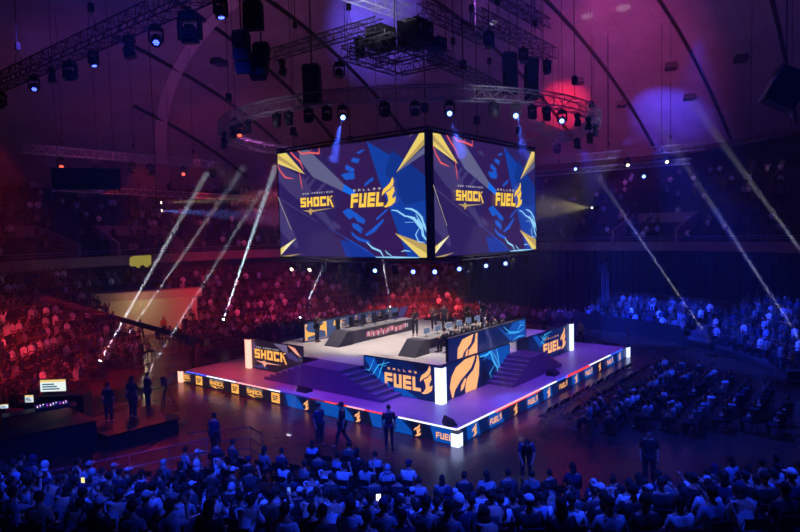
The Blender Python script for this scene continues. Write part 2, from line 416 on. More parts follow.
# entrance parapets in the upper tier
for a, wd in ((108, 9), (88, 6.5), (-7.5, 6.5)):
    b = MB(); c0 = pol(34.2, a); q = Matrix.Rotation(math.radians(a), 3, 'Z')
    for s in (-1, 1):
        vs = [q @ V3(v) for v in ((-2.6, s*wd/2, -1.5), (2.6, s*wd/2, .5), (2.6, s*wd/2, 1.9), (-2.6, s*wd/2, .2), (-2.6, s*(wd/2-.25), -1.5), (2.6, s*(wd/2-.25), .5), (2.6, s*(wd/2-.25), 1.9), (-2.6, s*(wd/2-.25), .2))]
        b.add([v + c0 + V3((0, 0, 7.9)) for v in vs], [(0, 1, 2, 3), (7, 6, 5, 4), (0, 3, 7, 4), (3, 2, 6, 7), (1, 5, 6, 2)], CONCL)
    b.box(c0 + V3((0, 0, 9.25)) + q @ V3((2.5, 0, 0)), (.2, wd, 1.0), CONCL, rot=q)
    b.build('wall_tier_entrance', kind='structure')

# white-walled entrance box at the back left
WB = noisy('painted_block', (196, 190, 150), (210, 204, 166), .8, .8); WT = noisy('pink_lit_top', (190, 150, 140), (200, 160, 150), .8, .8)  # pinkish light on the slab top is put into its base colour
wx0, wx1, wy0 = 3.5, 13.4, 38.3
b = MB()
q = Matrix.Rotation(math.radians(-28), 3, 'Z')
b.box((7.3, 38.2, 1.55), (9.8, .4, 3.1), WB, rot=q); b.box((7.6, 38.8, 3.45), (11.6, 1.6, .7), WT, rot=q)
b.box((12.6, 37.2, 1.5), (.4, 3.4, 3.0), WB, rot=q)
b.build('wall_tunnel', kind='structure')

lp = bpy.data.lights.new('entrance_fill', 'POINT'); lp.energy = 70; lp.color = (1, .95, .6); lp.shadow_soft_size = .2
lo = bpy.data.objects.new('entrance_fill', lp); COL.objects.link(lo); lo.location = (6.8, 36.0, 2.9)  # added point light without a fixture, brightens the entrance wall
# ---------------------------------------------------------------- stage
LW, LR, LH = 19.17, 20.12, .652     # length along y, along x, height of the lower deck
UX0, UX1, UY0, UY1, UH = 2.743, 17.15, 2.634, 16.21, 1.82
DECK = noisy('deck_vinyl', (150, 140, 150), (162, 152, 162), 1.5, .42, spec=.4)
DECKU = noisy('deck_vinyl_upper', (196, 190, 192), (206, 200, 202), 1.5, .5)
st = empty('stage', (0, 0, 0), label='two level square esports stage with lit logo fascias in the arena centre', cat='stage')
b = MB(); b.prism([(0, 0), (LR, 0), (LR, LW), (0, LW)], 0, LH, BLACK, DECK); b.build('lower_deck', st)
b = MB(); b.prism([(UX0, UY0), (UX1, UY0), (UX1, UY1), (UX0, UY1)], LH, UH, BLACK, DECKU); b.build('upper_deck', st)

def fascia(name, o, u, n, length, z0, z1, art):
    """LED fascia: a thin slab whose outer face carries the artwork"""
    b = MB(); o = V3(o); u = V3(u); n = V3(n); th = .09
    p = [o, o + u*length, o + u*length - n*th, o - n*th]
    vs = [V3((v.x, v.y, z0)) for v in p] + [V3((v.x, v.y, z1)) for v in p]
    b.add(vs, [(3, 2, 6, 7), (0, 3, 7, 4), (1, 5, 6, 2), (4, 5, 6, 7), (0, 1, 2, 3), (0, 4, 5, 1)], BLACK)
    P = Panel(b, V3((o.x, o.y, z0)), u, V3((0, 0, 1)), n)
    art(P, length, z1-z0)
    return b.build(name, st)
# outer fascia of the lower deck, front left side: artwork runs from the left corner (u=0) to the front corner
def art_left(P, L, H):
    P.poly(rc(.02, .02, L-.02, H-.03), E['sbase'])
    P.poly(rc(8.95, .02, L-.02, H-.03), E['pbase'])
    for i in range(9):
        x = 9.3 + i*1.1
        P.poly([(x, .02), (x+1.3, .02), (x+.5+.2*(i % 3), H-.03), (x-.2, H-.03)], E['pblue' if i % 3 != 1 else 'pdark'])
    def sh(x, wd=1.25):
        P.text('SHOCK', x-wd/2, .25, wd, .22, E['sorange'], t=.33, ty=.24); P.poly([(x-wd/2, .18), (x-.1, .21), (x, .08), (x+.1, .19), (x+wd/2+.05, .15), (x+.1, .15), (x, .06)], E['sorange'])
        P.text('SAN FRANCISCO', x-wd/2, .51, wd, .05, E['texts'])
    def sf(x):
        P.poly(rc(x-.31, .06, x+.31, .56), E['sorange']); P.text('SF', x-.22, .17, .42, .26, E['sbase'], t=.3)
    for x in (17.41, 14.09, 10.8): sf(LW-x)
    for x in (15.74, 12.45): sh(LW-x)
    sh(LW-18.75, .95)
    for x in (8.57, 5.24, 3.34, 1.9): flame(P, LW-x-.17, .06, .36, .52, E['porange'])
    P.text('FUEL', LW-.95, .17, .8, .25, E['porange'])
fascia('left_fascia', (0, LW, 0), (0, -1, 0), (-1, 0, 0), LW, 0, LH, art_left)
def art_right(P, L, H):
    P.poly(rc(.02, .02, L-.02, H-.03), E['pbase'])
    for i in range(11):
        x = .8 + i*1.75
        P.poly([(x, .02), (x+1.0+.3*(i % 2), .02), (x+.8, H-.03), (x-.1, H-.03)], E['pblue' if i % 3 != 2 else 'pdark'])
    for x in (1.29, 4.83, 8.3, 11.75, 15.21, 18.63): flame(P, x-.17, .06, .38, .52, E['porange'])
    for x in (3.01, 6.54, 10.04, 13.52, 16.86):
        P.text('FUEL', x-.5, .18, .8, .25, E['porange'], slant=.15); flame(P, x+.32, .2, .2, .36, E['porange'])
fascia('right_fascia', (0, 0, 0), (1, 0, 0), (0, -1, 0), LR, 0, LH, art_right)
# light strips along the deck edge, in coloured runs
def strip(name, runs, axis):
    b = MB()
    for a, c_, k in runs:
        if axis == 'y': b.box((-.03, (a+c_)/2, LH+.02), (.06, abs(c_-a), .05), E[k])
        else: b.box(((a+c_)/2, -.03, LH+.02), (abs(c_-a), .06, .05), E[k])
    b.build(name, st)
strip('left_light_strip', [(18.6, 16.6, 's_blue'), (16.6, 14.0, 's_white'), (14.0, 11.3, 's_pink'), (11.3, 10.4, 's_white'), (10.4, 9.6, 's_dblue'), (9.6, 8.3, 's_dblue'), (8.3, 7.3, 's_dred'), (7.3, 5.9, 's_red'), (5.9, 4.8, 's_pink'), (4.8, 3.7, 's_red'), (3.7, 2.9, 's_dblue'), (2.9, 0, 's_white')], 'y')
strip('right_light_strip', [(0, 2.9, 's_white'), (2.9, 4.9, 's_pink'), (4.9, 7.4, 's_pink'), (7.4, 9.2, 's_white'), (9.2, 10.6, 's_blue'), (10.6, 13.6, 's_red'), (13.6, 17.0, 's_white'), (17.0, 19.2, 's_blue')], 'x')
for cx_, ln_ in ((5.1, 4.2), (12.1, 3.4)):
    b = MB(); b.box((cx_, -.035, LH-.03), (ln_, .05, .04), E['s_red']); b.build('red_light_strip', st)
def post(x, y, z0, z1, wd, key):
    b = MB(); b.box((x, y, (z0+z1)/2), (wd, wd, z1-z0), E[key]); b.box((x, y, z1+.02), (wd+.02, wd+.02, .04), BLACK); b.build('corner_light_post', st)
post(-.02, -.02, .02, LH-.09, .34, 'post_b'); post(-.02, LW, 0, LH, .3, 'post_r'); post(LR+.05, 0, 0, LH, .3, 'post_b')
post(UX0-.02, UY0-.02, LH, 2.32, .38, 'post_b'); post(UX0, UY1+.12, LH, 2.36, .38, 'post_r'); post(UX1+.15, UY0, LH, 2.36, .32, 'post_b')

# upper deck panels
PZ = 2.37
def art_shock(P, L, H):                        # u=0 at the left (y = 16.0)
    P.poly(rc(.02, .02, L-.02, H-.03), E['sbase'])
    y0 = UY1-.05
    P.poly([(y0-14.19, 1.66), (y0-13.0, 1.66), (y0-12.94, 1.18), (y0-13.43, 1.30)], E['sgrey'])
    P.poly([(y0-13.2, 1.2), (y0-12.6, 1.3), (y0-12.0, .9), (y0-12.2, .8), (y0-12.9, .95)], E['greyd'])
    P.poly([(y0-12.93, 1.68), (y0-12.34, 1.56), (y0-11.88, 1.10), (y0-12.28, 1.25), (y0-12.75, 1.55)], E['speach'])
    P.poly([(.1, .1), (1.0, .35), (1.6, .1)], E['greyd']); P.poly([(.1, .9), (.5, 1.4), (.2, 1.6)], E['greyd'])
    P.text('SAN FRANCISCO', y0-15.68, 1.26, 1.95, .09, E['texts'], gap=.9)
    P.text('SHOCK', y0-15.85, .66, 2.75, .54, E['sorange'], t=.33, ty=.24)
    P.poly([(y0-15.75, .52), (y0-15.2, .50), (y0-15.0, .58), (y0-14.85, .50), (y0-13.5, .46), (y0-14.8, .40), (y0-14.97, .18), (y0-15.15, .38)], E['speach'])
fascia('shock_panel', (UX0, UY1-.05, 0), (0, -1, 0), (-1, 0, 0), UY1-.05-11.75, LH, PZ, art_shock)
def art_fuel(P, L, H):                         # u=0 at y = 7.3
    y0 = 7.3
    P.poly(rc(.02, .02, L-.02, H-.03), E['pbase'])
    P.poly([(.05, 1.66), (.7, 1.66), (1.8, .3), (1.3, .1), (.6, .9)], E['pblue']); P.poly([(.15, 1.3), (.3, 1.2), (1.3, .3), (1.1, .3)], E['pdark'])
    P.poly([(1.6, .02), (3.4, .02), (2.6, .35), (1.9, .4)], E['pblue']); P.poly([(2.8, 1.68), (4.2, 1.68), (3.6, 1.3)], E['pdark'])
    for ln in ([(7.16, 1.69), (6.91, 1.65), (6.54, 2.32)], [(6.85, 1.5), (6.72, 1.44), (6.31, 1.98), (5.59, 2.21)], [(6.38, 1.22), (6.15, 1.8), (5.91, 2.3)], [(6.1, 1.95), (5.8, 2.02)]):
        P.line([(y0-a, z-LH) for a, z in ln], .05, E['pice'])
    P.text('DALLAS', y0-5.72, 1.20, 1.75, .10, E['porange'], gap=1.3)
    P.text('FUEL', y0-5.92, .38, 2.18, .66, E['porange'], t=.34, ty=.24)
    flame(P, y0-3.78, .32, .72, 1.36, E['porange'])
fascia('fuel_panel', (UX0, 7.3, 0), (0, -1, 0), (-1, 0, 0), 7.3-UY0-.2, LH, PZ, art_fuel)
def art_flame(P, L, H):                        # u = x - UX0
    x0 = UX0 + .2
    P.poly(rc(.02, .02, L-.02, H-.03), E['pbase'])
    P.poly([(6.0-x0, 1.68), (9.2-x0, 1.68), (9.2-x0, .6), (8.3-x0, .02), (7.9-x0, .6), (7.4-x0, 1.1)], E['pblue'])
    P.poly([(6.2-x0, .02), (6.4-x0, 1.2), (7.2-x0, .3)], E['pdark'])
    LF = [[(3.65, .67), (3.48, 1.22), (3.62, 1.68), (4.02, 2.07), (4.81, 2.30), (5.75, 2.34), (5.63, 2.1), (5.34, 1.78), (4.40, 1.36), (3.90, .99), (3.75, .67)],
          [(6.02, 2.30), (6.12, 1.9), (6.05, 1.3), (5.80, .67), (4.80, .67), (4.81, 1.0), (4.99, 1.40), (5.55, 1.66), (5.84, 2.05), (5.92, 2.33)],
          [(4.37, .84), (4.44, 1.12), (4.80, 1.42), (4.90, 1.30), (4.62, .91)]]
    for q in LF: P.poly([(a-x0, z-LH) for a, z in q], E['porange'])
    for ln, wd in (([(6.15, 2.18), (6.9, 2.17), (7.21, 2.27), (7.5, 1.75), (7.9, 1.3), (7.85, .95)], .10), ([(7.83, 2.33), (7.97, 1.98), (8.10, 1.24), (7.8, 1.1)], .08), ([(7.75, 1.61), (7.1, 1.17), (7.32, .81)], .05), ([(7.3, 2.3), (7.7, 1.9), (7.95, 1.6)], .05), ([(6.9, 2.17), (6.5, 1.95)], .05)):
        P.line([(a-x0, z-LH) for a, z in ln], wd, E['pice'])
fascia('flame_panel', (UX0+.2, UY0, 0), (1, 0, 0), (0, -1, 0), 9.3-UX0-.2, LH, PZ, art_flame)
def art_fuel2(P, L, H):
    x0 = 10.25
    P.poly(rc(.02, .02, L-.02, H-.03), E['pbase']); P.poly(rc(.02, .02, 1.3, H-.03), E['pdark'])
    P.poly([(1.75, 1.68), (2.26, 1.68), (3.1, 1.04), (2.7, .84)], E['pblue']); P.poly([(4.6, .05), (6.3, .05), (5.6, .3)], E['pdark'])
    for ln in ([(12.98, 1.74), (13.3, 1.9), (13.5, 2.19), (14.54, 2.28)], [(13.15, 1.79), (13.4, 1.7), (13.67, 2.24)], [(13.0, 2.2), (13.4, 1.95), (14.1, 2.1)]): P.line([(a-x0, z-LH) for a, z in ln], .06, E['pice'])
    P.text('DALLAS', 13.6-x0, 1.20, 1.85, .09, E['porange'], gap=1.3)
    P.text('FUEL', 13.35-x0, .36, 2.4, .64, E['porange'], t=.34, ty=.24)
    flame(P, 15.75-x0, .34, .78, 1.3, E['porange'])
fascia('fuel_panel', (10.25, UY0, 0), (1, 0, 0), (0, -1, 0), UX1-10.25, LH, PZ, art_fuel2)

# double-sided stairs in front of each opening
STAIRM = noisy('stair_vinyl', (92, 82, 122), (100, 90, 130), 1.5, .5); EDGE = mat('stair_nosing', (190, 180, 205), .5)
def stairs(name, axis, face0, face1, l0, l1, run0, run1, ns):
    """landing l0..l1 along the panel with a flight down at each end; face0 outer, face1 against the deck"""
    b = MB(); rise = (UH-LH)/(ns+1)
    def add(a0, a1, z1, m):
        lo, hi = min(a0, a1), max(a0, a1)
        if axis == 'y': b.box(((face0+face1)/2, (lo+hi)/2, (LH+z1)/2), (face1-face0, hi-lo, z1-LH), m); 
        else: b.box(((lo+hi)/2, (face0+face1)/2, (LH+z1)/2), (hi-lo, face1-face0, z1-LH), m)
    add(l0, l1, UH, STAIRM)
    for end, run, sg in ((l0, run0, -1), (l1, run1, 1)):
        for i in range(ns):
            z = UH - rise*(i+1)
            a0 = end + sg*run/ns*i; a1 = end + sg*run/ns*(i+1)
            add(a0, a1, z, STAIRM)
            e = a1 - sg*.03
            if axis == 'y': b.box(((face0+face1)/2, e, z+.006), (face1-face0-.04, .05, .01), EDGE)
            else: b.box((e, (face0+face1)/2, z+.006), (.05, face1-face0-.04, .01), EDGE)
    b.build(name, st)
stairs('front_stairs', 'y', 1.28, UX0, 7.5, 10.35, 2.6, 2.9, 6)
stairs('side_stairs', 'x', 1.2, UY0, 8.9, 10.6, 1.95, 2.1, 6)

# team back walls
def back_wall(name, x0, x1, y, n, art, lab):
    b = MB(); z0, z1 = UH, 3.0
    b.box(((x0+x1)/2, y, (z0+z1)/2), (x1-x0, .16, z1-z0), BLACK)
    b.box(((x0+x1)/2, y, z1+.02), (x1-x0, .2, .04), GREYP)
    P = Panel(b, (x0, y-.08, z0), (1, 0, 0), (0, 0, 1), (0, -1, 0)); art(P, x1-x0, z1-z0)
    b.build(name, label=lab, cat='LED wall')
def art_w2(P, L, H):
    x0 = 5.6
    P.poly(rc(.02, .02, L-.02, H-.03), E['pbase']); P.poly([(5.0, 1.15), (8.4, 1.15), (8.4, .1), (6.5, .1)], E['pblue']); P.poly([(5.0, 1.16), (6.9, 1.16), (6.1, .6)], E['pbase'])
    UF = [[(6.41, 1.87), (6.47, 2.39), (6.92, 2.80), (8.03, 2.94), (7.74, 2.46), (7.03, 2.10), (6.88, 1.87)], [(8.43, 2.94), (8.38, 1.87), (7.47, 1.87), (7.55, 2.13), (8.12, 2.49), (8.25, 2.94)], [(7.17, 1.87), (7.25, 2.1), (7.48, 2.24), (7.38, 1.87)]]
    for q in UF: P.poly([(a-x0, z-UH) for a, z in q], E['porange'])
    for ln in ([(11.31, 2.86), (12.01, 2.45), (13.13, 2.30), (13.9, 2.45)], [(13.2, 2.92), (13.9, 2.76)], [(12.36, 1.90), (13.12, 2.05), (13.9, 1.97)], [(11.65, 2.42), (12.75, 2.26)], [(12.9, 2.35), (13.4, 2.7), (13.9, 2.6)]): P.line([(a-x0, z-UH) for a, z in ln], .07, E['pice'])
back_wall('led_back_wall', 5.6, 14.1, 4.2, 1, art_w2, 'dark blue LED wall with orange flame and lightning behind the near team desk')
def art_sf(P, L, H):
    x0 = 5.7
    P.poly(rc(.02, .02, L-.02, H-.03), E['slate'])
    P.poly([(.05, .1), (1.9, .1), (1.9, 1.1), (.05, 1.1)], E['sorange'])
    P.poly([(.25, 1.1), (1.6, 1.1), (1.55, .92), (.75, .78), (1.75, .5), (1.85, .12), (.2, .12), (.25, .3), (1.2, .4), (.3, .62), (.12, .85)], E['slate'])
    P.poly([(2.5, .72), (3.3, .72), (3.3, 1.0), (2.6, 1.05)], E['sorange'])
    for i in range(3): P.poly([(3.6+i*2.6, .1), (4.4+i*2.6, .1), (5.2+i*2.6, 1.1), (4.3+i*2.6, 1.1)], E['greyd'])
back_wall('led_back_wall', 5.7, 14.9, 14.85, 1, art_sf, 'slate blue LED wall with orange logo behind the far team desk')
# team desks
DESK = mat('desk_grey', (96, 92, 100), .5); DTOP = mat('desk_top', (150, 146, 150), .4); DEND = mat('desk_end', (58, 56, 66), .6)
def desk(y0, y1, x0, x1, wedge_y0, wedge_y1, front, lab):
    t = empty('team_desk', ((x0+x1)/2, (y0+y1)/2, UH), label=lab, cat='desk')
    def L(v): return (v[0]-t.location.x, v[1]-t.location.y, v[2]-UH)
    b = MB()
    yf = y0 if front < 0 else y1
    b.box(L(((x0+x1)/2, yf, UH+.37)), (x1-x0, .08, .74), DESK)
    if front < 0:
        P = Panel(b, L((x0, yf-.045, UH)), (1, 0, 0), (0, 0, 1), (0, -1, 0)); random.seed(3)
        for i in range(26):
            x = 1.3 + i*.15 + random.random()*.06; z = .3 + random.random()*.18
            P.poly(rc(x, z-.16, x+.1, z+.14), em(['deskpink', 'deskcream', 'deskred'][i % 3], [(225, 130, 175), (235, 200, 205), (215, 95, 90)][i % 3]))
        P.poly(rc(5.3, .3, 5.42, .55), E['texts'])
    b.build('front_panel', t)
    b = MB(); b.box(L(((x0+x1)/2, (y0+y1)/2, UH+.76)), (x1-x0, y1-y0+.1, .05), DTOP); b.build('desk_top', t)
    for x in (x0+.1, (x0+x1)/2, x1-.1): b = MB(); b.box(L((x, (y0+y1)/2, UH+.37)), (.06, y1-y0-.1, .72), DEND); b.build('desk_support', t)
    b = MB(); wy0, wy1 = wedge_y0, wedge_y1
    vs = [(x0-1.35, wy0, UH), (x0-1.35, wy1, UH), (x0, wy1, UH), (x0, wy0, UH), (x0-.5, wy0, UH+.8), (x0-.5, wy1, UH+.8), (x0, wy1, UH+.8), (x0, wy0, UH+.8)]
    b.add([L(v) for v in vs], [(0, 1, 5, 4), (1, 2, 6, 5), (2, 3, 7, 6), (3, 0, 4, 7), (4, 5, 6, 7)], DEND)
    b.build('sloped_end', t)
desk(12.0, 12.9, 6.95, 13.1, 11.85, 13.0, -1, 'long grey team desk with pink lettering on the far side of the stage')
desk(6.35, 7.2, 6.95, 13.6, 6.25, 7.4, 1, 'long grey team desk in front of the flame wall')
SCREEN_POLYS = [('maroon', [(0.332, 0.986), (0.638, 0.988), (0.784, 0.386), (0.87, 0.006), (0.481, 0.006), (0.383, 0.213), (0.494, 0.593)]),
 ('blue', [(0.641, 0.99), (0.996, 0.639), (0.994, 0.006), (0.87, 0.006), (0.817, 0.225), (0.712, 0.651)]),
 ('deepblue', [(0.793, 0.879), (0.996, 0.639), (0.993, 0.464), (0.86, 0.436), (0.749, 0.711)]),
 ('blue2', [(0.451, 0.168), (0.55, 0.145), (0.681, 0.023), (0.777, 0.006), (0.488, 0.006)]),
 ('grey', [(0.177, 0.992), (0.248, 0.979), (0.489, 0.644), (0.48, 0.583), (0.275, 0.732), (0.183, 0.897)]),
 ('greyd', [(0.006, 0.888), (0.105, 0.818), (0.209, 0.731), (0.272, 0.59), (0.173, 0.528), (0.099, 0.608), (0.007, 0.729)]),
 ('brightblue', [(0.489, 0.644), (0.561, 0.574), (0.56, 0.527), (0.48, 0.583)]),
 ('greyd', [(0.011, 0.579), (0.109, 0.266), (0.114, 0.269), (0.153, 0.102), (0.127, 0.107), (0.011, 0.262)]),
 ('greyd', [(0.271, 0.424), (0.352, 0.418), (0.434, 0.255), (0.403, 0.256)]),
 ('gold', [(0.004, 0.993), (0.082, 0.987), (0.218, 0.765), (0.007, 0.888)]),
 ('goldd', [(0.01, 0.982), (0.218, 0.765), (0.008, 0.929)]),
 ('gold', [(0.95, 0.994), (0.984, 0.994), (0.982, 0.894), (0.815, 0.694)]),
 ('goldd', [(0.983, 0.945), (0.982, 0.894), (0.815, 0.694)]),
 ('grey', [(0.983, 0.881), (0.983, 0.825), (0.815, 0.694)]),
 ('gold', [(0.881, 0.943), (0.908, 0.994), (0.928, 0.994), (0.906, 0.977)]),
 ('gold', [(0.8, 0.217), (0.985, 0.046), (0.985, 0.01), (0.942, 0.009)]),
 ('goldd', [(0.8, 0.217), (0.986, 0.12), (0.985, 0.046)]),
 ('gold', [(0.138, 0.19), (0.004, 0.033), (0.006, 0.097)]),
 ('goldd', [(0.177, 0.05), (0.093, 0.006), (0.008, 0.006), (0.004, 0.007)]),
 ('cream', [(0.138, 0.19), (0.057, 0.129), (0.006, 0.037)]),
 ('blue3', [(0.575, 0.895), (0.618, 0.914), (0.632, 0.908), (0.596, 0.882)]),
 ('blue3', [(0.545, 0.844), (0.556, 0.856), (0.599, 0.84), (0.587, 0.804), (0.544, 0.825)]),
 ('blue3', [(0.503, 0.789), (0.514, 0.803), (0.565, 0.761), (0.553, 0.729), (0.506, 0.764)]),
 ('blue3', [(0.498, 0.737), (0.53, 0.704), (0.519, 0.675), (0.497, 0.689)]),
 ('blue3', [(0.623, 0.628), (0.677, 0.682), (0.68, 0.654), (0.626, 0.609)]),
 ('blue3', [(0.476, 0.41), (0.514, 0.436), (0.549, 0.357), (0.519, 0.34)]),
 ('blue3', [(0.506, 0.436), (0.528, 0.43), (0.624, 0.334), (0.616, 0.299), (0.577, 0.318)]),
 ('blue3', [(0.54, 0.31), (0.577, 0.299), (0.612, 0.248), (0.568, 0.25)]),
 ('blue3', [(0.549, 0.372), (0.578, 0.361), (0.624, 0.321), (0.613, 0.298), (0.57, 0.328)]),
 ('blue3', [(0.536, 0.306), (0.604, 0.232), (0.597, 0.218), (0.543, 0.273)]),
 ('blue3', [(0.618, 0.208), (0.668, 0.258), (0.739, 0.338), (0.735, 0.311), (0.682, 0.23), (0.632, 0.199)]),
 ('blue3', [(0.535, 0.239), (0.567, 0.196), (0.659, 0.149), (0.631, 0.138), (0.574, 0.162), (0.534, 0.211)]),
 ('blue3', [(0.691, 0.34), (0.757, 0.413), (0.764, 0.404), (0.697, 0.325)]),
 ('blue3', [(0.535, 0.738), (0.564, 0.725), (0.563, 0.678), (0.504, 0.676), (0.475, 0.727)]),
 ('greyd', [(0.405, 0.346), (0.465, 0.284), (0.457, 0.256), (0.419, 0.282)]),
 ('greyd', [(0.212, 0.707), (0.25, 0.747), (0.254, 0.727), (0.224, 0.68)]),
 ('greyd', [(0.227, 0.639), (0.287, 0.722), (0.299, 0.706), (0.251, 0.631)]),
 ('greyd', [(0.292, 0.592), (0.35, 0.665), (0.382, 0.671), (0.307, 0.571)]),
 ('greyd', [(0.383, 0.889), (0.418, 0.903), (0.448, 0.859), (0.402, 0.871)])]
SCREEN_LINES = [('grey', 0.05, [(0.033, 0.553), (0.309, 0.326)]),
 ('blue3', 0.05, [(0.38, 0.274), (0.552, 0.143)]),
 ('blue3', 0.06, [(0.485, 0.188), (0.615, 0.091), (0.685, 0.024)]),
 ('ice', 0.09, [(0.684, 0.018), (0.806, 0.01), (0.941, 0.017)]),
 ('ice', 0.1, [(0.631, 0.147), (0.665, 0.1), (0.713, 0.072), (0.734, 0.024)]),
 ('ice', 0.06, [(0.744, 0.079), (0.754, 0.058), (0.793, 0.019)]),
 ('ice', 0.06, [(0.837, 0.068), (0.859, 0.077), (0.891, 0.07)]),
 ('ice', 0.08, [(0.787, 0.402), (0.82, 0.393), (0.864, 0.349), (0.902, 0.341)]),
 ('ice', 0.16, [(0.877, 0.347), (0.914, 0.327), (0.939, 0.278), (0.956, 0.236)]),
 ('ice', 0.1, [(0.865, 0.41), (0.903, 0.4), (0.928, 0.379), (0.958, 0.333), (0.97, 0.263), (0.975, 0.235)]),
 ('ice', 0.05, [(0.863, 0.299), (0.914, 0.299)]),
 ('ice', 0.06, [(0.924, 0.362), (0.942, 0.317), (0.963, 0.272)]),
 ('ice', 0.14, [(0.933, 0.318), (0.957, 0.265), (0.962, 0.195), (0.987, 0.146)]),
 ('ice', 0.1, [(0.946, 0.352), (0.972, 0.273), (0.985, 0.203)]),
 ('ice', 0.06, [(0.944, 0.256), (0.922, 0.2), (0.937, 0.147), (0.973, 0.138)]),
 ('red', 0.1, [(0.121, 0.991), (0.15, 0.932), (0.191, 0.88), (0.216, 0.805)]),
 ('red', 0.07, [(0.126, 0.988), (0.175, 0.903)]),
 ('red', 0.1, [(0.177, 0.989), (0.21, 0.946), (0.26, 0.949), (0.332, 0.929), (0.334, 0.984)]),
 ('red', 0.06, [(0.26, 0.949), (0.277, 0.981)]),
 ('red', 0.1, [(0.016, 0.876), (0.041, 0.809), (0.075, 0.753), (0.136, 0.733)]),
 ('red', 0.08, [(0.184, 0.786), (0.195, 0.694), (0.203, 0.63)]),
 ('cream', 0.05, [(0.011, 0.579), (0.109, 0.266)])]
# ---------------------------------------------------------------- hanging screen cube
SX0, SY0, SX1, SY1, SZ0, SZ1 = 4.25, 4.065, 15.58, 15.105, 7.06, 13.33
sc = empty('screen_cube', ((SX0+SX1)/2, (SY0+SY1)/2, SZ1), label='four sided cube of hanging LED screens showing both team logos', cat='screen')
def SL(v): return V3(v) - sc.location
SCREEN_TXT = None
def screen_face(name, o, u, n, W, H):
    b = MB(); o = V3(o); u = V3(u); n = V3(n)
    th = .25; f_ = .14
    # cabinet behind the picture
    c0 = o + u*(W/2) - n*(th/2+.02) + V3((0, 0, H/2))
    dims = (W, th, H) if abs(u.x) > .5 else (th, W, H)
    cab = MB(); cab.box(SL(c0), dims, BLACK)
    fr = sc_part(cab, 'cabinet')
    P = Panel(b, SL(o), u, V3((0, 0, 1)), n)
    x0, x1, y0, y1 = f_, W-f_, f_, H-f_
    P.poly(rc(x0, y0, x1, y1), E['base'])
    def S(pts): return [(min(max(a*W, x0), x1), min(max(c_*H, y0), y1)) for a, c_ in pts]
    for k, pts in SCREEN_POLYS: P.poly(S(pts), E[k])
    for k, wd, pts in SCREEN_LINES: P.line(S(pts), wd, E[k])
    P.text('SAN FRANCISCO', .204*W, .580*H, .215*W, .014*H, E['texts'], gap=.9)
    P.text('SHOCK', .187*W, .468*H, .232*W, .084*H, E['text'], t=.33, ty=.25)
    P.poly([(a*W, c_*H) for a, c_ in ((.2, .44), (.245, .437), (.259, .455), (.275, .437), (.423, .447), (.29, .425), (.272, .42), (.259, .392), (.246, .42))], E['goldd'])
    P.text('DALLAS', .557*W, .572*H, .17*W, .018*H, E['texts'], gap=1.3)
    P.text('FUEL', .536*W, .437*H, .205*W, .117*H, E['text'], t=.34, ty=.25, slant=.12)
    flame(P, .735*W, .43*H, .082*W, .235*H, E['text'])
    b.build('display', sc)
def sc_part(mb, nm): return mb.build(nm, sc)
W1 = SY1-SY0; W2 = SX1-SX0; HH = SZ1-SZ0
screen_face('l', (SX0, SY1, SZ0), (0, -1, 0), (-1, 0, 0), W1, HH)
screen_face('r', (SX0, SY0, SZ0), (1, 0, 0), (0, -1, 0), W2, HH)
screen_face('b', (SX1, SY0, SZ0), (0, 1, 0), (1, 0, 0), W1, HH)
screen_face('k', (SX1, SY1, SZ0), (-1, 0, 0), (0, 1, 0), W2, HH)
b = MB()
for p, q in (((SX0, SY0), (SX1, SY0)), ((SX1, SY0), (SX1, SY1)), ((SX1, SY1), (SX0, SY1)), ((SX0, SY1), (SX0, SY0))):
    b.tube(SL((p[0], p[1], SZ1+.12)), SL((q[0], q[1], SZ1+.12)), .06, BLACK); b.tube(SL((p[0], p[1], SZ0-.12)), SL((q[0], q[1], SZ0-.12)), .06, BLACK)
b.box(SL((SX0+.06, SY0+.06, (SZ0+SZ1)/2)), (.3, .3, HH+.05), BLACK)
b.build('frame', sc)

# ---------------------------------------------------------------- truss
def lattice(b, pts, w, h, mt, r=.03, rl=.015, bay=.55, closed=False):
    """box truss along a list of points (centre line)"""
    fr = []
    for i, p in enumerate(pts):
        a = pts[(i-1) % len(pts)] if (i or closed) else pts[i]; c_ = pts[(i+1) % len(pts)] if (i < len(pts)-1 or closed) else pts[i]
        t = (c_-a).normalized(); s = t.cross(V3((0, 0, 1))).normalized(); u = s.cross(t)
        fr.append([p + s*sx*w/2 + u*sz*h/2 for sx, sz in ((-1, -1), (1, -1), (1, 1), (-1, 1))])
    n = len(fr) if closed else len(fr)-1
    for i in range(n):
        A = fr[i]; B = fr[(i+1) % len(fr)]
        for j in range(4):
            b.tube(A[j], B[j], r, mt, seg=4, caps=False)
            k = (j+1) % 4
            if i % 2: b.tube(A[j], B[k], rl, mt, seg=3, caps=False)
            else: b.tube(A[k], B[j], rl, mt, seg=3, caps=False)
            b.tube(A[j], A[k], rl, mt, seg=3, caps=False)
def straight(p0, p1, bay=.5):
    p0 = V3(p0); p1 = V3(p1); n = max(2, round((p1-p0).length/bay)); return [p0.lerp(p1, i/n) for i in range(n+1)]
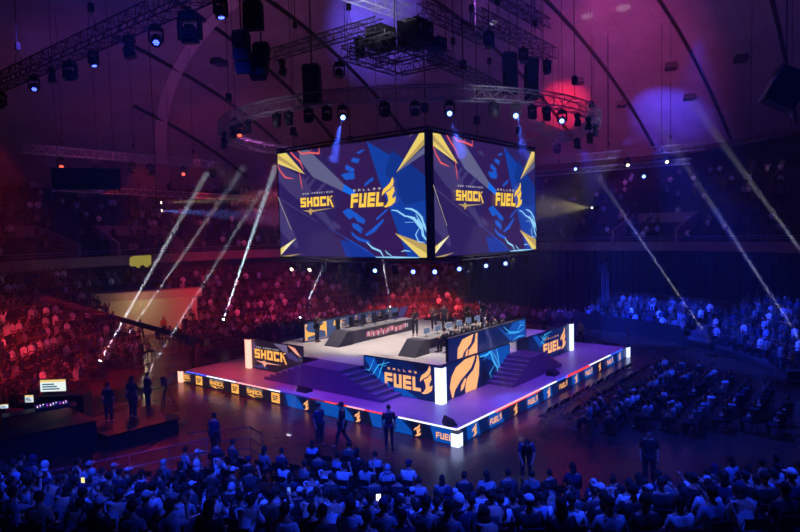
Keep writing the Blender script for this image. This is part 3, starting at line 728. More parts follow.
def truss(p0, p1, w, h, mt, lab, drops=2, grp=None):
    b = MB(); lattice(b, straight(p0, p1), w, h, mt)
    o = b.build('hanging_truss', label=lab, cat='truss', group=grp)
    p0 = V3(p0); p1 = V3(p1)
    hb = MB()
    for i in range(drops):
        t = (i+.5)/drops; q = p0.lerp(p1, t)
        for s in (-1, 1): hb.tube(q + V3((s*w*.3, 0, h/2)), q + V3((0, 0, 1.0)), .012, CABLE, seg=4)
        hb.box(q + V3((0, 0, 1.05)), (.15, .15, .28), BLACK)
        hb.tube(q + V3((0, 0, 1.2)), ceil_pt(q.x, q.y), .02, CABLE, seg=4)
    hb.build('hoist_cable', o)
    return o
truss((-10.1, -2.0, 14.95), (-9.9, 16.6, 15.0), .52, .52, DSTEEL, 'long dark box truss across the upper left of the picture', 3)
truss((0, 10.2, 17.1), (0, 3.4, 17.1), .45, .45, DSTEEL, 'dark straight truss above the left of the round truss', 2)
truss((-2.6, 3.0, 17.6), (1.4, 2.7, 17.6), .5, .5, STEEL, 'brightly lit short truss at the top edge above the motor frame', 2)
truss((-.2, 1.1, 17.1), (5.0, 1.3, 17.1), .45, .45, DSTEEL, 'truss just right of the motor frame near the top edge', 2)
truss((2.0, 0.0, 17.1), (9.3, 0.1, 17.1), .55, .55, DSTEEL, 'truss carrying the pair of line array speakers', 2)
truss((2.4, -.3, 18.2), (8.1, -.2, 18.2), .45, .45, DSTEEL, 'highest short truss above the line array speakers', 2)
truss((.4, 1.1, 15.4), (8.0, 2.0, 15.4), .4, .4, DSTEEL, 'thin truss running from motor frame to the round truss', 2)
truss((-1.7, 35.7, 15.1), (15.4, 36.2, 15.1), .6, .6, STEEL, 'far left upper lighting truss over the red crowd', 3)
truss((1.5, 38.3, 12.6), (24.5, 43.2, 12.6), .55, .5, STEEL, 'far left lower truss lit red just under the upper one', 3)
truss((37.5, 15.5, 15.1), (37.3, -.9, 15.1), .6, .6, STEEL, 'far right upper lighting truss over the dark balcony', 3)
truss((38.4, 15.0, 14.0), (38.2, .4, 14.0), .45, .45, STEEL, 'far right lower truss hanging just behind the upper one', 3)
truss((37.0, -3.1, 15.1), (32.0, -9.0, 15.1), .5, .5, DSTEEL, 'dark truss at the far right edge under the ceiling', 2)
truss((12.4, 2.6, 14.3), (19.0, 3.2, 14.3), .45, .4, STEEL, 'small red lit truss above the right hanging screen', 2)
# round truss over the stage
RR, RZ = 10.75, 14.4
b = MB(); lattice(b, [V3((9.9+RR*math.cos(2*PI*i/96), 9.6+RR*math.sin(2*PI*i/96), RZ)) for i in range(96)], .6, .55, STEEL, r=.032, rl=.016, closed=True)
ringo = b.build('hanging_truss_ring', label='large round aluminium truss ring above the hanging screens', cat='truss')
hb = MB()
for k in range(10):
    a = 2*PI*(k+.4)/10; x = 9.9+RR*math.cos(a); y = 9.6+RR*math.sin(a)
    hb.tube((x, y, RZ+.25), (x, y, RZ+1.1), .014, CABLE, seg=4); hb.box((x, y, RZ+1.2), (.22, .22, .4), BLACK); hb.tube((x, y, RZ+1.3), ceil_pt(x, y), .02, CABLE, seg=4)
hb.build('hoist_cable', ringo)
# hoists that carry the screens, from the ceiling down
hb = MB()
for x in (5.0, 9.9, 14.8):
    for y in (4.8, 14.4):
        hb.tube((x, y, SZ1+.1), ceil_pt(x, y), .025, CABLE, seg=4); hb.box((x, y, SZ1+1.2), (.26, .26, .45), BLACK)
hb.build('screen_hoist', label='chain hoists holding the screen cube', cat='hoist')
# square motor frame with cases on it
b = MB()
cs = [V3((-.3, 4.9, 16.1)), V3((3.7, 5.0, 16.1)), V3((2.6, 2.4, 16.1)), V3((-.3, 2.3, 16.1))]
cs = [V3((-.4, 5.0, 16.1)), V3((3.2, 5.0, 16.1)), V3((3.2, 2.3, 16.1)), V3((-.4, 2.3, 16.1))]
for i in range(4): lattice(b, straight(cs[i], cs[(i+1) % 4]), .5, .5, DSTEEL)
lattice(b, straight((1.4, 5.0, 16.1), (1.4, 2.3, 16.1)), .4, .4, DSTEEL)
mf = b.build('hanging_truss_square', label='square truss frame with black motor cases above the near part of the ring', cat='truss')
hb = MB()
for c_ in cs: hb.tube(c_ + V3((0, 0, .25)), ceil_pt(c_.x, c_.y), .02, CABLE, seg=4)
hb.build('hoist_cable', mf)
CASE = noisy('case_black', (16, 15, 20), (26, 24, 30), 5, .6)
for (x, y, sz, lb) in ((.9, 4.1, .95, 'large black case on the left of the square motor frame'), (1.8, 2.9, 1.15, 'large black case in the middle of the square motor frame'), (2.85, 2.5, .6, 'smaller black case at the right end of the square motor frame')):
    t = empty('motor_case', (x, y, 16.36), label=lb, cat='case', group='cases on the motor frame')
    b = MB(); b.box((0, 0, sz*.5), (sz, sz*.9, sz*.95), CASE)
    for s in (-1, 1):
        for q in (-1, 1): b.box((s*sz*.49, q*sz*.44, sz*.5), (.06, .06, sz*.97), BLACK)
    b.build('body', t)
    b = MB()
    for s in (-1, 1): b.tube((s*sz*.3, -sz*.47, sz*.55), (s*sz*.3, -sz*.47, sz*.75), .02, STEEL, seg=5)
    b.build('handle', t)

# ---------------------------------------------------------------- fixtures
def moving_head(name='moving_spotlight'):
    t = empty(name)
    b = MB(); b.box((0, 0, -.16), (.36, .28, .14), BLACK); b.box((0, 0, -.05), (.1, .1, .14), DSTEEL); b.build('base', t)
    b = MB()
    for s in (-1, 1): b.box((s*.22, 0, -.42), (.06, .14, .46), BLACK)
    b.box((0, 0, -.25), (.46, .16, .05), BLACK); b.build('yoke', t)
    h = MB(); h.tube((0, 0, .2), (0, 0, -.12), .15, BLACK, r1=.19, seg=10); h.tube((0, 0, .2), (0, 0, .26), .1, BLACK, seg=10)
    for k in range(3): h.tube((0, 0, .14-.07*k), (0, 0, .12-.07*k), .185, DSTEEL, seg=10)
    ho = h.build('head', t); ho.location = (0, 0, -.6)
    l = MB(); l.tube((0, 0, -.115), (0, 0, -.135), .115, E['lens_off'], seg=12); l.build('lens', ho)
    return t
MH = moving_head()
used = [False]
lm_ = MB()
for k_ in range(7):
    rx, ry = (0, 0) if k_ == 6 else (.075*math.cos(k_*PI/3), .075*math.sin(k_*PI/3))
    lm_.tube((rx, ry, -.115), (rx, ry, -.135), .026, E['lens_off'], seg=8)
LENS7 = lm_.mesh('lens')
use7 = [False]
lens_cache = {}
def lens_mesh(base, key):
    k = (base.name, key)
    if k not in lens_cache:
        me = base.copy(); me.materials.clear(); me.materials.append(E[key]); lens_cache[k] = me
    return lens_cache[k]
def fixture(src, loc, aim, key, label, group, scale=1.0, flag=None):
    """hang a copy of the source fixture at loc with its head aimed at a point"""
    if not flag[0]: r = src; flag[0] = True
    else: r = copy_tree(src)
    r.location = loc; r.scale = (scale,)*3
    d = V3(aim) - V3(loc)
    r.rotation_euler = (0, 0, math.atan2(d.y, d.x) + PI/2)
    for c in r.children:
        if c.name.startswith('head'):
            loc2 = V3(loc) + V3((0, 0, -.6*scale)); dd = V3(aim) - loc2
            c.rotation_euler = (-math.atan2(math.hypot(dd.x, dd.y), -dd.z), 0, 0)
            for l in c.children:
                if l.name.startswith('lens'): l.data = lens_mesh(LENS7 if use7[0] else LENS0, key)
    tag(r, label, 'stage light', group)
    return r
LENS0 = [l for c in MH.children for l in c.children][0].data
CAMP = V3((-19.9, -13.2, 8.5))
# on the long dark truss, upper left
use7[0] = True
for (y, s, key, aim, lb) in (
    (15.4, 1.0, 'lens_red', (-8, 26, 0), 'moving light at the left picture edge end of the long dark truss'),
    (12.0, .8, 'lens_led', (-14, 2, 2), 'blue lit moving light leftmost but one on the long dark truss'),
    (10.4, .8, 'lens_off', (-8, 9, 0), 'unlit moving light right beside the leftmost blue lit one'),
    (9.0, 1.0, 'lens_off', (-7, 11, 0), 'large unlit moving light left of the centre of the long dark truss'),
    (7.3, .75, 'lens_led', (-9, 4, 0), 'moving light with a thin blue glow under the long dark truss'),
    (5.0, 1.0, 'lens_off', (-7, 2, 0), 'large unlit moving light near the middle of the long dark truss'),
    (3.5, .85, 'lens_led', (-16, -5, 3), 'brightest blue moving light on the long dark truss'),
    (1.8, 1.3, 'lens_off', (-8, 3, 0), 'very large unlit moving light hanging low on the long dark truss'),
    (0.4, .8, 'lens_led', (-10, -2, 0), 'moving light glowing blue at the top edge of the picture')):
    fixture(MH, (-10.0, y, 14.69), aim, key, lb, 'moving lights on the long dark truss', s, used)
# round truss fixtures
use7[0] = False
rows = [(161, 'lens_off'), (166, 'lens_red'), (171, 'lens_off'), (183, 'lens_off'), (187, 'lens_off'), (193, 'lens_off'), (198, 'lens_off'), (202, 'lens_blue'), (212, 'lens_off'), (219, 'lens_off'), (227, 'lens_blue'),
        (238, 'lens_off'), (244, 'lens_blue'), (249, 'lens_off'), (254, 'lens_off'), (260, 'lens_blue'), (268, 'lens_off'), (276, 'lens_off'), (290, 'lens_off'), (305, 'lens_off'), (317, 'lens_off'), (330, 'lens_off'), (150, 'lens_off'), (140, 'lens_off')]
for i, (a, key) in enumerate(rows):
    x = 9.9+RR*math.cos(math.radians(a)); y = 9.6+RR*math.sin(math.radians(a))
    aim = (-14, -9, 5) if key == 'lens_blue' else ((-6, 6, 0) if key == 'lens_red' else (x*.75+2, y*.75+2, 0))
    st_ = {'lens_blue': 'glowing blue', 'lens_red': 'glowing orange red', 'lens_off': 'unlit'}[key]
    fixture(MH, (x, y, RZ-.28), aim, key, '%s moving light under the round truss, %s from its left end' % (st_, nth(i)), 'moving lights under the round truss', .95, used)
# upright movers on top of trusses and on others
for (p, s, aim, key, lb) in (
    ((.1, 9.6, 16.85), 1.1, (-2, 11, 10), 'lens_off', 'unlit moving light at the left end of the truss above the ring'),
    ((.1, 4.6, 16.85), 1.2, (-1, 5, 10), 'lens_off', 'unlit moving light near right end of the truss above the ring'),
    ((-.5, 5.3, 15.85), 1.0, (-2, 4, 6), 'lens_off', 'unlit moving light on the near corner of the motor frame'),
    ((3.0, .0, 16.8), 1.0, (2, -3, 6), 'lens_off', 'unlit moving light at left end of the line array truss'),
    ((6.2, .05, 16.8), 1.0, (5, -3, 6), 'lens_off', 'unlit moving light at the middle of the line array truss'),
    ((8.8, .1, 16.8), 1.0, (8, -3, 6), 'lens_off', 'unlit moving light at right end of the line array truss'),
    ((1.0, 35.8, 14.8), 1.3, (-12, 10, 0), 'lens_red', 'red lit moving light at the left end of the far left truss'),
    ((3.6, 35.8, 14.8), 1.3, (2, 30, 0), 'lens_off', 'unlit moving light second from the left on the far left truss'),
    ((6.6, 35.9, 14.8), 1.3, (5, 30, 0), 'lens_off', 'unlit moving light near the centre of the far left truss'),
    ((8.2, 35.9, 14.8), 1.4, (7, 30, 0), 'lens_off', 'larger unlit moving light at the centre of the far left truss'),
    ((11.4, 36.0, 14.8), 1.2, (-8, 6, 0), 'lens_red', 'red lit moving light right of the centre of the far left truss'),
    ((14.6, 36.2, 14.8), 1.2, (12, 30, 0), 'lens_off', 'unlit moving light at right end of the far left truss'),
    ((37.4, 10.5, 14.8), 1.2, (-5, -6, 6), 'lens_blue', 'small blue glowing light at left of the far right truss'),
    ((37.4, 5.6, 14.8), 1.2, (20, -10, 0), 'lens_warm', 'tiny warm light near the middle of the far right truss'),
    ((37.4, 2.2, 14.8), 1.2, (20, -10, 0), 'lens_warm', 'tiny warm light near the right end of the far right truss'),
    ((38.3, 4.4, 13.75), 1.3, (-8, -10, 6), 'lens_blue', 'bright blue light under the lower far right truss')):
    fixture(MH, p, aim, key, lb, 'moving lights on the outer trusses', s, used)

def par():
    t = empty('spotlight_can')
    b = MB(); b.tube((0, 0, .16), (0, 0, -.16), .12, BLACK, r1=.15, seg=10); b.ball((0, 0, .16), (.12, .12, .1), BLACK, 10, 4); ho = b.build('head', t); ho.location = (0, 0, -.32)
    l = MB(); l.tube((0, 0, -.15), (0, 0, -.165), .09, E['lens_off'], seg=12); l.build('lens', ho)
    b = MB()
    for s in (-1, 1): b.box((s*.17, 0, -.18), (.02, .05, .34), BLACK)
    b.box((0, 0, -.01), (.36, .05, .03), BLACK); b.build('bracket', t)
    return t
PA = par(); pused = [False]
lm_ = MB()
for k_ in range(7):
    rx, ry = (0, 0) if k_ == 6 else (.075*math.cos(k_*PI/3), .075*math.sin(k_*PI/3))
    lm_.tube((rx, ry, -.115), (rx, ry, -.135), .026, E['lens_off'], seg=8)
LENS7 = lm_.mesh('lens')
use7 = [False]
LENS_P = [l for c in PA.children for l in c.children][0].data
def parfix(loc, aim, key, label, group, s=1.0):
    global LENS0
    k = LENS0; LENS0 = LENS_P
    r = PA if not pused[0] else copy_tree(PA); pused[0] = True
    r.location = loc; r.scale = (s,)*3; d = V3(aim)-V3(loc); r.rotation_euler = (0, 0, math.atan2(d.y, d.x) + PI/2)
    for c in r.children:
        if c.name.startswith('head'):
            dd = V3(aim) - (V3(loc) + V3((0, 0, -.32*s))); c.rotation_euler = (-math.atan2(math.hypot(dd.x, dd.y), -dd.z), 0, 0)
            for l in c.children: l.data = lens_mesh(LENS_P, key)
    tag(r, label, 'stage light', group); LENS0 = k
    return r
# under the screen cube
L_ = [(14.0, 'lens_warm'), (13.3, 'lens_off'), (12.5, 'lens_warm'), (11.4, 'lens_off'), (10.1, 'lens_off'), (8.8, 'lens_off'), (7.7, 'lens_blue'), (6.4, 'lens_off'), (5.2, 'lens_blue')]
for i, (y, key) in enumerate(L_):
    aim = (-12, -4, 3) if key == 'lens_blue' else ((-6, y-2, 1) if key == 'lens_warm' else (7, y-1, 0))
    parfix((SX0+.05, y, SZ0-.16), aim, key, '%s can light under the left screen, %s from its left end' % ({'lens_blue': 'blue white', 'lens_warm': 'warm', 'lens_off': 'unlit'}[key], nth(i)), 'can lights under the left screen', 1.15)
R_ = [(4.5, 'lens_blue'), (6.7, 'lens_blue'), (7.6, 'lens_off'), (9.4, 'lens_blue'), (11.6, 'lens_blue'), (12.4, 'lens_off'), (14.2, 'lens_off')]
for i, (x, key) in enumerate(R_):
    aim = (-10, -12, 3) if key == 'lens_blue' else (x, 8, 0)
    parfix((x, SY0+.05, SZ0-.16), aim, key, '%s can light under the right screen, %s from its left end' % ({'lens_blue': 'blue white', 'lens_off': 'unlit'}[key], nth(i)), 'can lights under the right screen', 1.15)

# ---------------------------------------------------------------- speakers
SPK = noisy('speaker_black', (12, 12, 15), (20, 20, 24), 20, .7); GRL = mat('speaker_grille', (30, 30, 36), .8)
def line_array(loc, rz, n, w, h, lab, grp, curve=2.0, tilt=0.):
    t = empty('hanging_line_array', loc, rz, label=lab, cat='speaker', group=grp)
    b = MB(); b.box((0, 0, .04), (w*.9, w*.5, .07), DSTEEL); b.tube((0, 0, .05), (0, 0, ceil_pt(loc[0], loc[1]).z - loc[2]), .018, CABLE, seg=4); b.build('hanging_frame', t)
    z = 0; y = 0; a = tilt
    for k in range(n):
        q = Matrix.Rotation(math.radians(a), 3, 'X'); b = MB()
        c0 = V3((0, y, z)) + q @ V3((0, 0, -h/2))
        b.box(c0, (w, w*.62, h*.94), SPK, rot=q, taper=(1, 1)); b.box(c0 + q @ V3((0, -w*.315, 0)), (w*.92, .02, h*.8), GRL, rot=q)
        b.build('cabinet', t)
        e = q @ V3((0, 0, -h)); y += e.y; z += e.z; a -= curve
    return t
line_array((-.5, 7.0, 15.9), math.radians(-60), 6, .75, .27, 'tilted black line array hanging left above the round truss', 'line arrays', 2, 8)
line_array((7.4, 1.4, 17.0), math.radians(-35), 7, .62, .28, 'left one of the two line arrays at upper right', 'line arrays', .6)
line_array((8.0, .5, 16.7), math.radians(-35), 7, .6, .28, 'right one of two line arrays at upper right, slightly tilted', 'line arrays', 2.5, 10)
line_array((-9.5, .25, 13.8), math.radians(-60), 3, .42, .34, 'small speaker cluster hanging second from the left top', 'small speaker clusters', -14)
line_array((-8.8, .3, 13.65), math.radians(-60), 3, .42, .34, 'small speaker cluster hanging right of its twin at top left', 'small speaker clusters', 12, -8)
line_array((-9.6, -.4, 14.4), math.radians(-60), 2, .46, .34, 'small speaker pair hanging highest at the top left', 'small speaker clusters', 0)
# single cabinet at the right picture edge
t = empty('hanging_speaker', (6.6, -10.2, 13.9), math.radians(-70), label='black wedge speaker with a pale edge at the right picture edge', cat='speaker')
b = MB(); q = Matrix.Rotation(.5, 3, 'Y'); b.box((0, 0, -.6), (1.0, .9, 1.3), SPK, rot=q, taper=(1.25, 1)); b.build('body', t)
b = MB(); b.box(q @ V3((-.56, 0, .05)) + V3((0, 0, -.6)), (.05, .92, 1.3), WHITEP, rot=q); b.build('side_trim', t)
b = MB(); b.tube((0, 0, 0), (0, 0, ceil_pt(6.6, -10.2).z-13.9), .02, CABLE, seg=4); b.build('hanging_cable', t)
# small dark boxes fixed to the ceiling shell
for (x, y, lb) in ((45.3, -2.2, 'largest dark square vent on the right of the ceiling'), (44.3, 12.9, 'dark vent on the pink part of the ceiling beside a rib'), (44.8, 3.8, 'dark vent on the ceiling above the blue patch'), (49.6, 10.2, 'dark vent at the left of the blue ceiling patch'), (50.3, 3.4, 'dark vent at the right of the blue ceiling patch'), (16.2, 36.8, 'dark vent high on the left of the ceiling')):
    t = empty('ceiling_vent', ceil_pt(x, y, -.3), math.radians(20), label=lb, cat='vent', group='ceiling vents')
    b = MB(); b.box((0, 0, .1), (1.5, 1.0, .5), BLACK); b.build('housing', t)
    b = MB(); [b.box((0, -.3+.2*k, -.17), (1.3, .05, .04), GREYP) for k in range(4)]; b.build('grille', t)
# dark scoreboard panel hanging under the far left truss
t = empty('hanging_scoreboard', (-1.4, 26.7, 12.3), math.radians(-26), label='dark rectangular scoreboard panel hanging at far left', cat='scoreboard')
b = MB(); b.box((0, 0, 0), (3.9, .3, 1.35), BLACK); b.build('panel', t)
b = MB(); [b.box((-1.6+.4*k, -.16, .1), (.3, .02, .7), mat('score_tile', (26, 22, 30), .4)) for k in range(9)]; b.build('display_tiles', t)
b = MB(); [b.tube((s*1.6, 0, .6), (s*1.6, 0, ceil_pt(-1.4, 26.7).z-12.3+1.0), .015, CABLE, seg=4) for s in (-1, 1)]; b.build('hanging_cable', t)
# lit yellow sign on the balcony fascia
t = empty('hanging_sign', (7.1, 36.2, 6.35), math.radians(-28), label='lit yellow notched sign under the left balcony', cat='sign')
YS = mat('sign_yellow', (190, 176, 70), .5, emit=.55)
b = MB(); pts = [(-.85, -.05), (-.8, .5), (-.5, .62), (.85, .66), (.85, -.15), (.65, -.2), (.6, -.35), (.35, -.35), (.3, -.18), (.0, -.18), (-.1, -.4), (-.3, -.38), (-.38, -.22), (-.75, -.25)]
n = len(pts); b.add([(x, -.06, z) for x, z in pts] + [(x, .06, z) for x, z in pts], [tuple(range(n)), tuple(range(2*n-1, n-1, -1))] + [(i, n+i, n+(i+1) % n, (i+1) % n) for i in range(n)], YS); b.build('sign_face', t)
# lighting tower behind the stage, right
t = empty('lighting_tower', (32.2, 5.8, 0), label='slim lattice tower with a camera box on top, right behind the stage', cat='tower')
b = MB(); lattice(b, straight((0, 0, .05), (0.001, 0, 4.3), .5), .4, .4, STEEL) if False else None
for k in range(9):
    z = .05+k*.5
    for s, r_ in ((-1, -1), (1, -1), (1, 1), (-1, 1)): b.tube((s*.2, r_*.2, z), (s*.2, r_*.2, z+.5), .025, STEEL, seg=4)
    b.tube((-.2, -.2, z), (.2, -.2, z+.5), .014, STEEL, seg=3); b.tube((-.2, -.2, z), (-.2, .2, z+.5), .014, STEEL, seg=3); b.tube((-.2, -.2, z), (.2, -.2, z), .014, STEEL, seg=3)
b.build('mast', t)
b = MB(); b.box((0, 0, 4.9), (.8, .7, .7), BLACK); b.box((0, 0, 5.7), (.4, .4, .5), BLACK); b.tube((0, 0, 4.5), (0, 0, 6.0), .03, STEEL); b.build('head_box', t)
# ---------------------------------------------------------------- people
def skinned(verts, edges, radii, root=0, sub=1):
    me = bpy.data.meshes.new('tmp'); me.from_pydata([tuple(v) for v in verts], edges, [])
    o = bpy.data.objects.new('tmp', me); COL.objects.link(o)
    o.modifiers.new('s', 'SKIN')
    bm = bmesh.new(); bm.from_mesh(me); ly = bm.verts.layers.skin.verify(); bm.verts.ensure_lookup_table()
    for i, r in enumerate(radii):
        r = r if isinstance(r, tuple) else (r, r)
        bm.verts[i][ly].radius = r; bm.verts[i][ly].use_root = (i == root)
    bm.to_mesh(me); bm.free()
    if sub: s = o.modifiers.new('u', 'SUBSURF'); s.levels = sub; s.render_levels = sub
    dg = bpy.context.evaluated_depsgraph_get(); ev = o.evaluated_get(dg)
    m2 = ev.to_mesh(); vs = [tuple(v.co) for v in m2.vertices]; fs = [tuple(p.vertices) for p in m2.polygons]
    ev.to_mesh_clear(); bpy.data.objects.remove(o); bpy.data.meshes.remove(me)
    return vs, fs

def pose(kind):
    """joint positions, facing +Y, origin on the ground under the seat or between the feet"""
    J = {}
    if kind.startswith('sit'):
        J.update(pel=(0, 0, .54), spi=(0, -.02, .74), che=(0, -.02, .95), nec=(0, .0, 1.09), hed=(0, .03, 1.24),
                 lsh=(-.17, -.01, 1.0), rsh=(.17, -.01, 1.0), lel=(-.24, .03, .76), rel=(.24, .03, .76), lwr=(-.15, .25, .68), rwr=(.15, .25, .68),
                 lhi=(-.1, .03, .5), rhi=(.1, .03, .5), lkn=(-.14, .43, .52), rkn=(.14, .43, .52), lan=(-.15, .44, .12), ran=(.15, .44, .12), lto=(-.16, .6, .05), rto=(.16, .6, .05))
        if kind == 'sit_lean':
            J.update(spi=(0, .06, .72), che=(0, .16, .90), nec=(0, .25, 1.0), hed=(0, .32, 1.12), lsh=(-.17, .18, .94), rsh=(.17, .18, .94), lel=(-.22, .36, .68), rel=(.22, .36, .68), lwr=(-.06, .52, .70), rwr=(.06, .52, .70))
        if kind == 'sit_film':
            J.update(rel=(.22, .24, .88), rwr=(.10, .36, 1.14), hed=(.02, .02, 1.25))
        if kind == 'sit_cheer':
            J.update(lel=(-.30, .02, 1.22), lwr=(-.24, .10, 1.46), rel=(.30, .02, 1.22), rwr=(.22, .12, 1.46))
        if kind == 'sit_turn':
            J.update(hed=(.04, .01, 1.24), che=(.03, -.04, .95), nec=(.03, -.03, 1.09), lsh=(-.14, .03, 1.0), rsh=(.19, -.09, 1.0), lel=(-.22, .08, .76), rel=(.28, -.08, .76), rwr=(.26, .16, .70))
        if kind == 'sit_desk':
            J.update(spi=(0, .01, .74), che=(0, .05, .95), nec=(0, .09, 1.09), hed=(0, .13, 1.23), lsh=(-.17, .06, 1.0), rsh=(.17, .06, 1.0), lel=(-.25, .22, .80), rel=(.25, .22, .80), lwr=(-.14, .46, .83), rwr=(.16, .46, .83))
    else:
        J.update(pel=(0, 0, .96), spi=(0, -.01, 1.14), che=(0, 0, 1.34), nec=(0, .01, 1.49), hed=(0, .03, 1.63),
                 lsh=(-.18, 0, 1.41), rsh=(.18, 0, 1.41), lel=(-.25, -.02, 1.13), rel=(.25, -.02, 1.13), lwr=(-.24, .08, .88), rwr=(.24, .08, .88),
                 lhi=(-.1, .0, .92), rhi=(.1, .0, .92), lkn=(-.11, .02, .5), rkn=(.11, .02, .5), lan=(-.12, 0, .1), ran=(.12, 0, .1), lto=(-.14, .15, .05), rto=(.14, .15, .05))
        if kind == 'walk':
            J.update(lkn=(-.1, .16, .52), lan=(-.1, .24, .12), lto=(-.11, .40, .08), rkn=(.1, -.02, .52), ran=(.1, -.30, .16), rto=(.11, -.17, .05), lel=(-.25, -.14, 1.15), lwr=(-.22, -.08, .92), rel=(.25, .08, 1.15), rwr=(.22, .25, .97))
        if kind == 'mic':
            J.update(rel=(.22, .12, 1.16), rwr=(.08, .24, 1.36), lel=(-.26, .06, 1.16), lwr=(-.12, .26, 1.1))
        if kind == 'bend':
            J.update(spi=(0, .08, 1.08), che=(0, .24, 1.20), nec=(0, .36, 1.28), hed=(0, .46, 1.34), lsh=(-.18, .27, 1.26), rsh=(.18, .27, 1.26), lel=(-.24, .36, .98), rel=(.24, .36, .98), lwr=(-.16, .44, .74), rwr=(.16, .44, .74))
    return {k: V3(v) for k, v in J.items()}

def hand(b, w, d, side):
    d = d.normalized(); s = d.cross(V3((0, 0, 1)));
    s = s.normalized() if s.length > .1 else V3((1, 0, 0)); n = s.cross(d)
    s = s*side
    b.tube(w - d*.01, w + d*.085, .03, SKIN, r1=.036, seg=6)
    for k in range(4):
        L = (.062, .074, .070, .054)[k]; o = w + d*.075 + s*(-.027 + .018*k)
        q = o + d*L*.55 - n*.008; b.tube(o, q, .0095, SKIN, seg=4); b.tube(q, q + d*L*.4 - n*.022, .0085, SKIN, r1=.006, seg=4)
    o = w + d*.02 - s*.028; q = o + d*.03 - s*.025; b.tube(o, q, .012, SKIN, seg=4); b.tube(q, q + d*.028 - n*.008, .010, SKIN, r1=.007, seg=4)

BODY = {}
def body_set(kind):
    if kind in BODY: return BODY[kind]
    J = pose(kind)
    names = ['pel', 'spi', 'che', 'nec', 'lsh', 'rsh', 'lel', 'rel', 'lwr', 'rwr', 'lhi', 'rhi', 'lkn', 'rkn', 'lan', 'ran', 'lto', 'rto']
    R = dict(pel=(.15, .11), spi=(.13, .10), che=(.15, .11), nec=.055, lsh=.07, rsh=.07, lel=.043, rel=.043, lwr=.028, rwr=.028, lhi=.09, rhi=.09, lkn=.06, rkn=.06, lan=.04, ran=.04, lto=.035, rto=.035)
    ed = [('pel', 'spi'), ('spi', 'che'), ('che', 'nec'), ('che', 'lsh'), ('che', 'rsh'), ('lsh', 'lel'), ('rsh', 'rel'), ('lel', 'lwr'), ('rel', 'rwr'), ('pel', 'lhi'), ('pel', 'rhi'), ('lhi', 'lkn'), ('rhi', 'rkn'), ('lkn', 'lan'), ('rkn', 'ran'), ('lan', 'lto'), ('ran', 'rto')]
    ix = {n: i for i, n in enumerate(names)}
    top = J['hed'] - (J['hed']-J['nec'])*.3
    vs, fs = skinned([J[n] for n in names] + [top], [(ix[a], ix[c]) for a, c in ed] + [(ix['nec'], len(names))], [R[n] for n in names] + [.06])
    b = MB(); b.add(vs, fs, SKIN)
    H = J['hed']; q = Matrix.Rotation(-.15 if kind in ('sit_lean', 'bend', 'sit_desk') else 0, 3, 'X')
    hv = len(b.v); b.ball(H, (.078, .098, .122), SKIN, 10, 8)
    for i in range(hv, len(b.v)):          # narrow the jaw
        x, y, z = b.v[i]; k = min(1, max(0, (H.z - z)/.12)); b.v[i] = (H.x + (x-H.x)*(1-.28*k), y + .012*k, z)
    b.tube(H + V3((0, .092, .01)), H + V3((0, .116, -.028)), .009, SKIN, r1=.015, seg=5)
    for s in (-1, 1):
        b.ball(H + V3((s*.078, -.005, -.005)), (.012, .02, .032), SKIN, 6, 4)
        b.ball(H + V3((s*.030, .086, .012)), (.013, .008, .008), HAIR, 6, 4)
    b.box(H + V3((0, .092, -.058)), (.042, .012, .008), mat('lips', (140, 70, 66), .6))
    for s, w, e in ((-1, 'lwr', 'lel'), (1, 'rwr', 'rel')): hand(b, J[w], J[w]-J[e], s)
    body = b.mesh('person_body'); body.polygons.foreach_set('use_smooth', [True]*len(body.polygons))
    # top: torso and sleeves, wider than the body; ends in a hem, cuffs and neckline
    def mid(a, c_, t): return J[a].lerp(J[c_], t)
    P = [mid('pel', 'spi', -.15), J['spi'], J['che'], mid('che', 'nec', .55), J['lsh'], J['rsh'], mid('lsh', 'lel', .92), mid('rsh', 'rel', .92)]
    vs, fs = skinned(P, [(0, 1), (1, 2), (2, 3), (2, 4), (2, 5), (4, 6), (5, 7)], [(.18, .15), (.16, .135), (.175, .14), .085, .093, .093, .066, .066], root=1)
    b = MB(); b.add(vs, fs, CLOTH); top_m = b.mesh('top'); top_m.polygons.foreach_set('use_smooth', [True]*len(top_m.polygons))
    P = [J['pel'], J['lhi'], J['rhi'], J['lkn'], J['rkn'], J['lan'], J['ran']]
    vs, fs = skinned(P, [(0, 1), (0, 2), (1, 3), (2, 4), (3, 5), (4, 6)], [(.16, .13), .115, .115, .082, .082, .06, .06])
    b = MB(); b.add(vs, fs, TROUS)
    for s in ('l', 'r'): b.tube(J[s+'an'] - V3((0, .03, .06)), J[s+'to'] - V3((0, -.03, .01)), .045, BLACK, r1=.038, seg=6)
    tr = b.mesh('trousers'); tr.polygons.foreach_set('use_smooth', [True]*len(tr.polygons))
    BODY[kind] = (body, top_m, tr, J)
    return BODY[kind]
HAIRM = {}
CAPM = objcolor('cap_cloth')
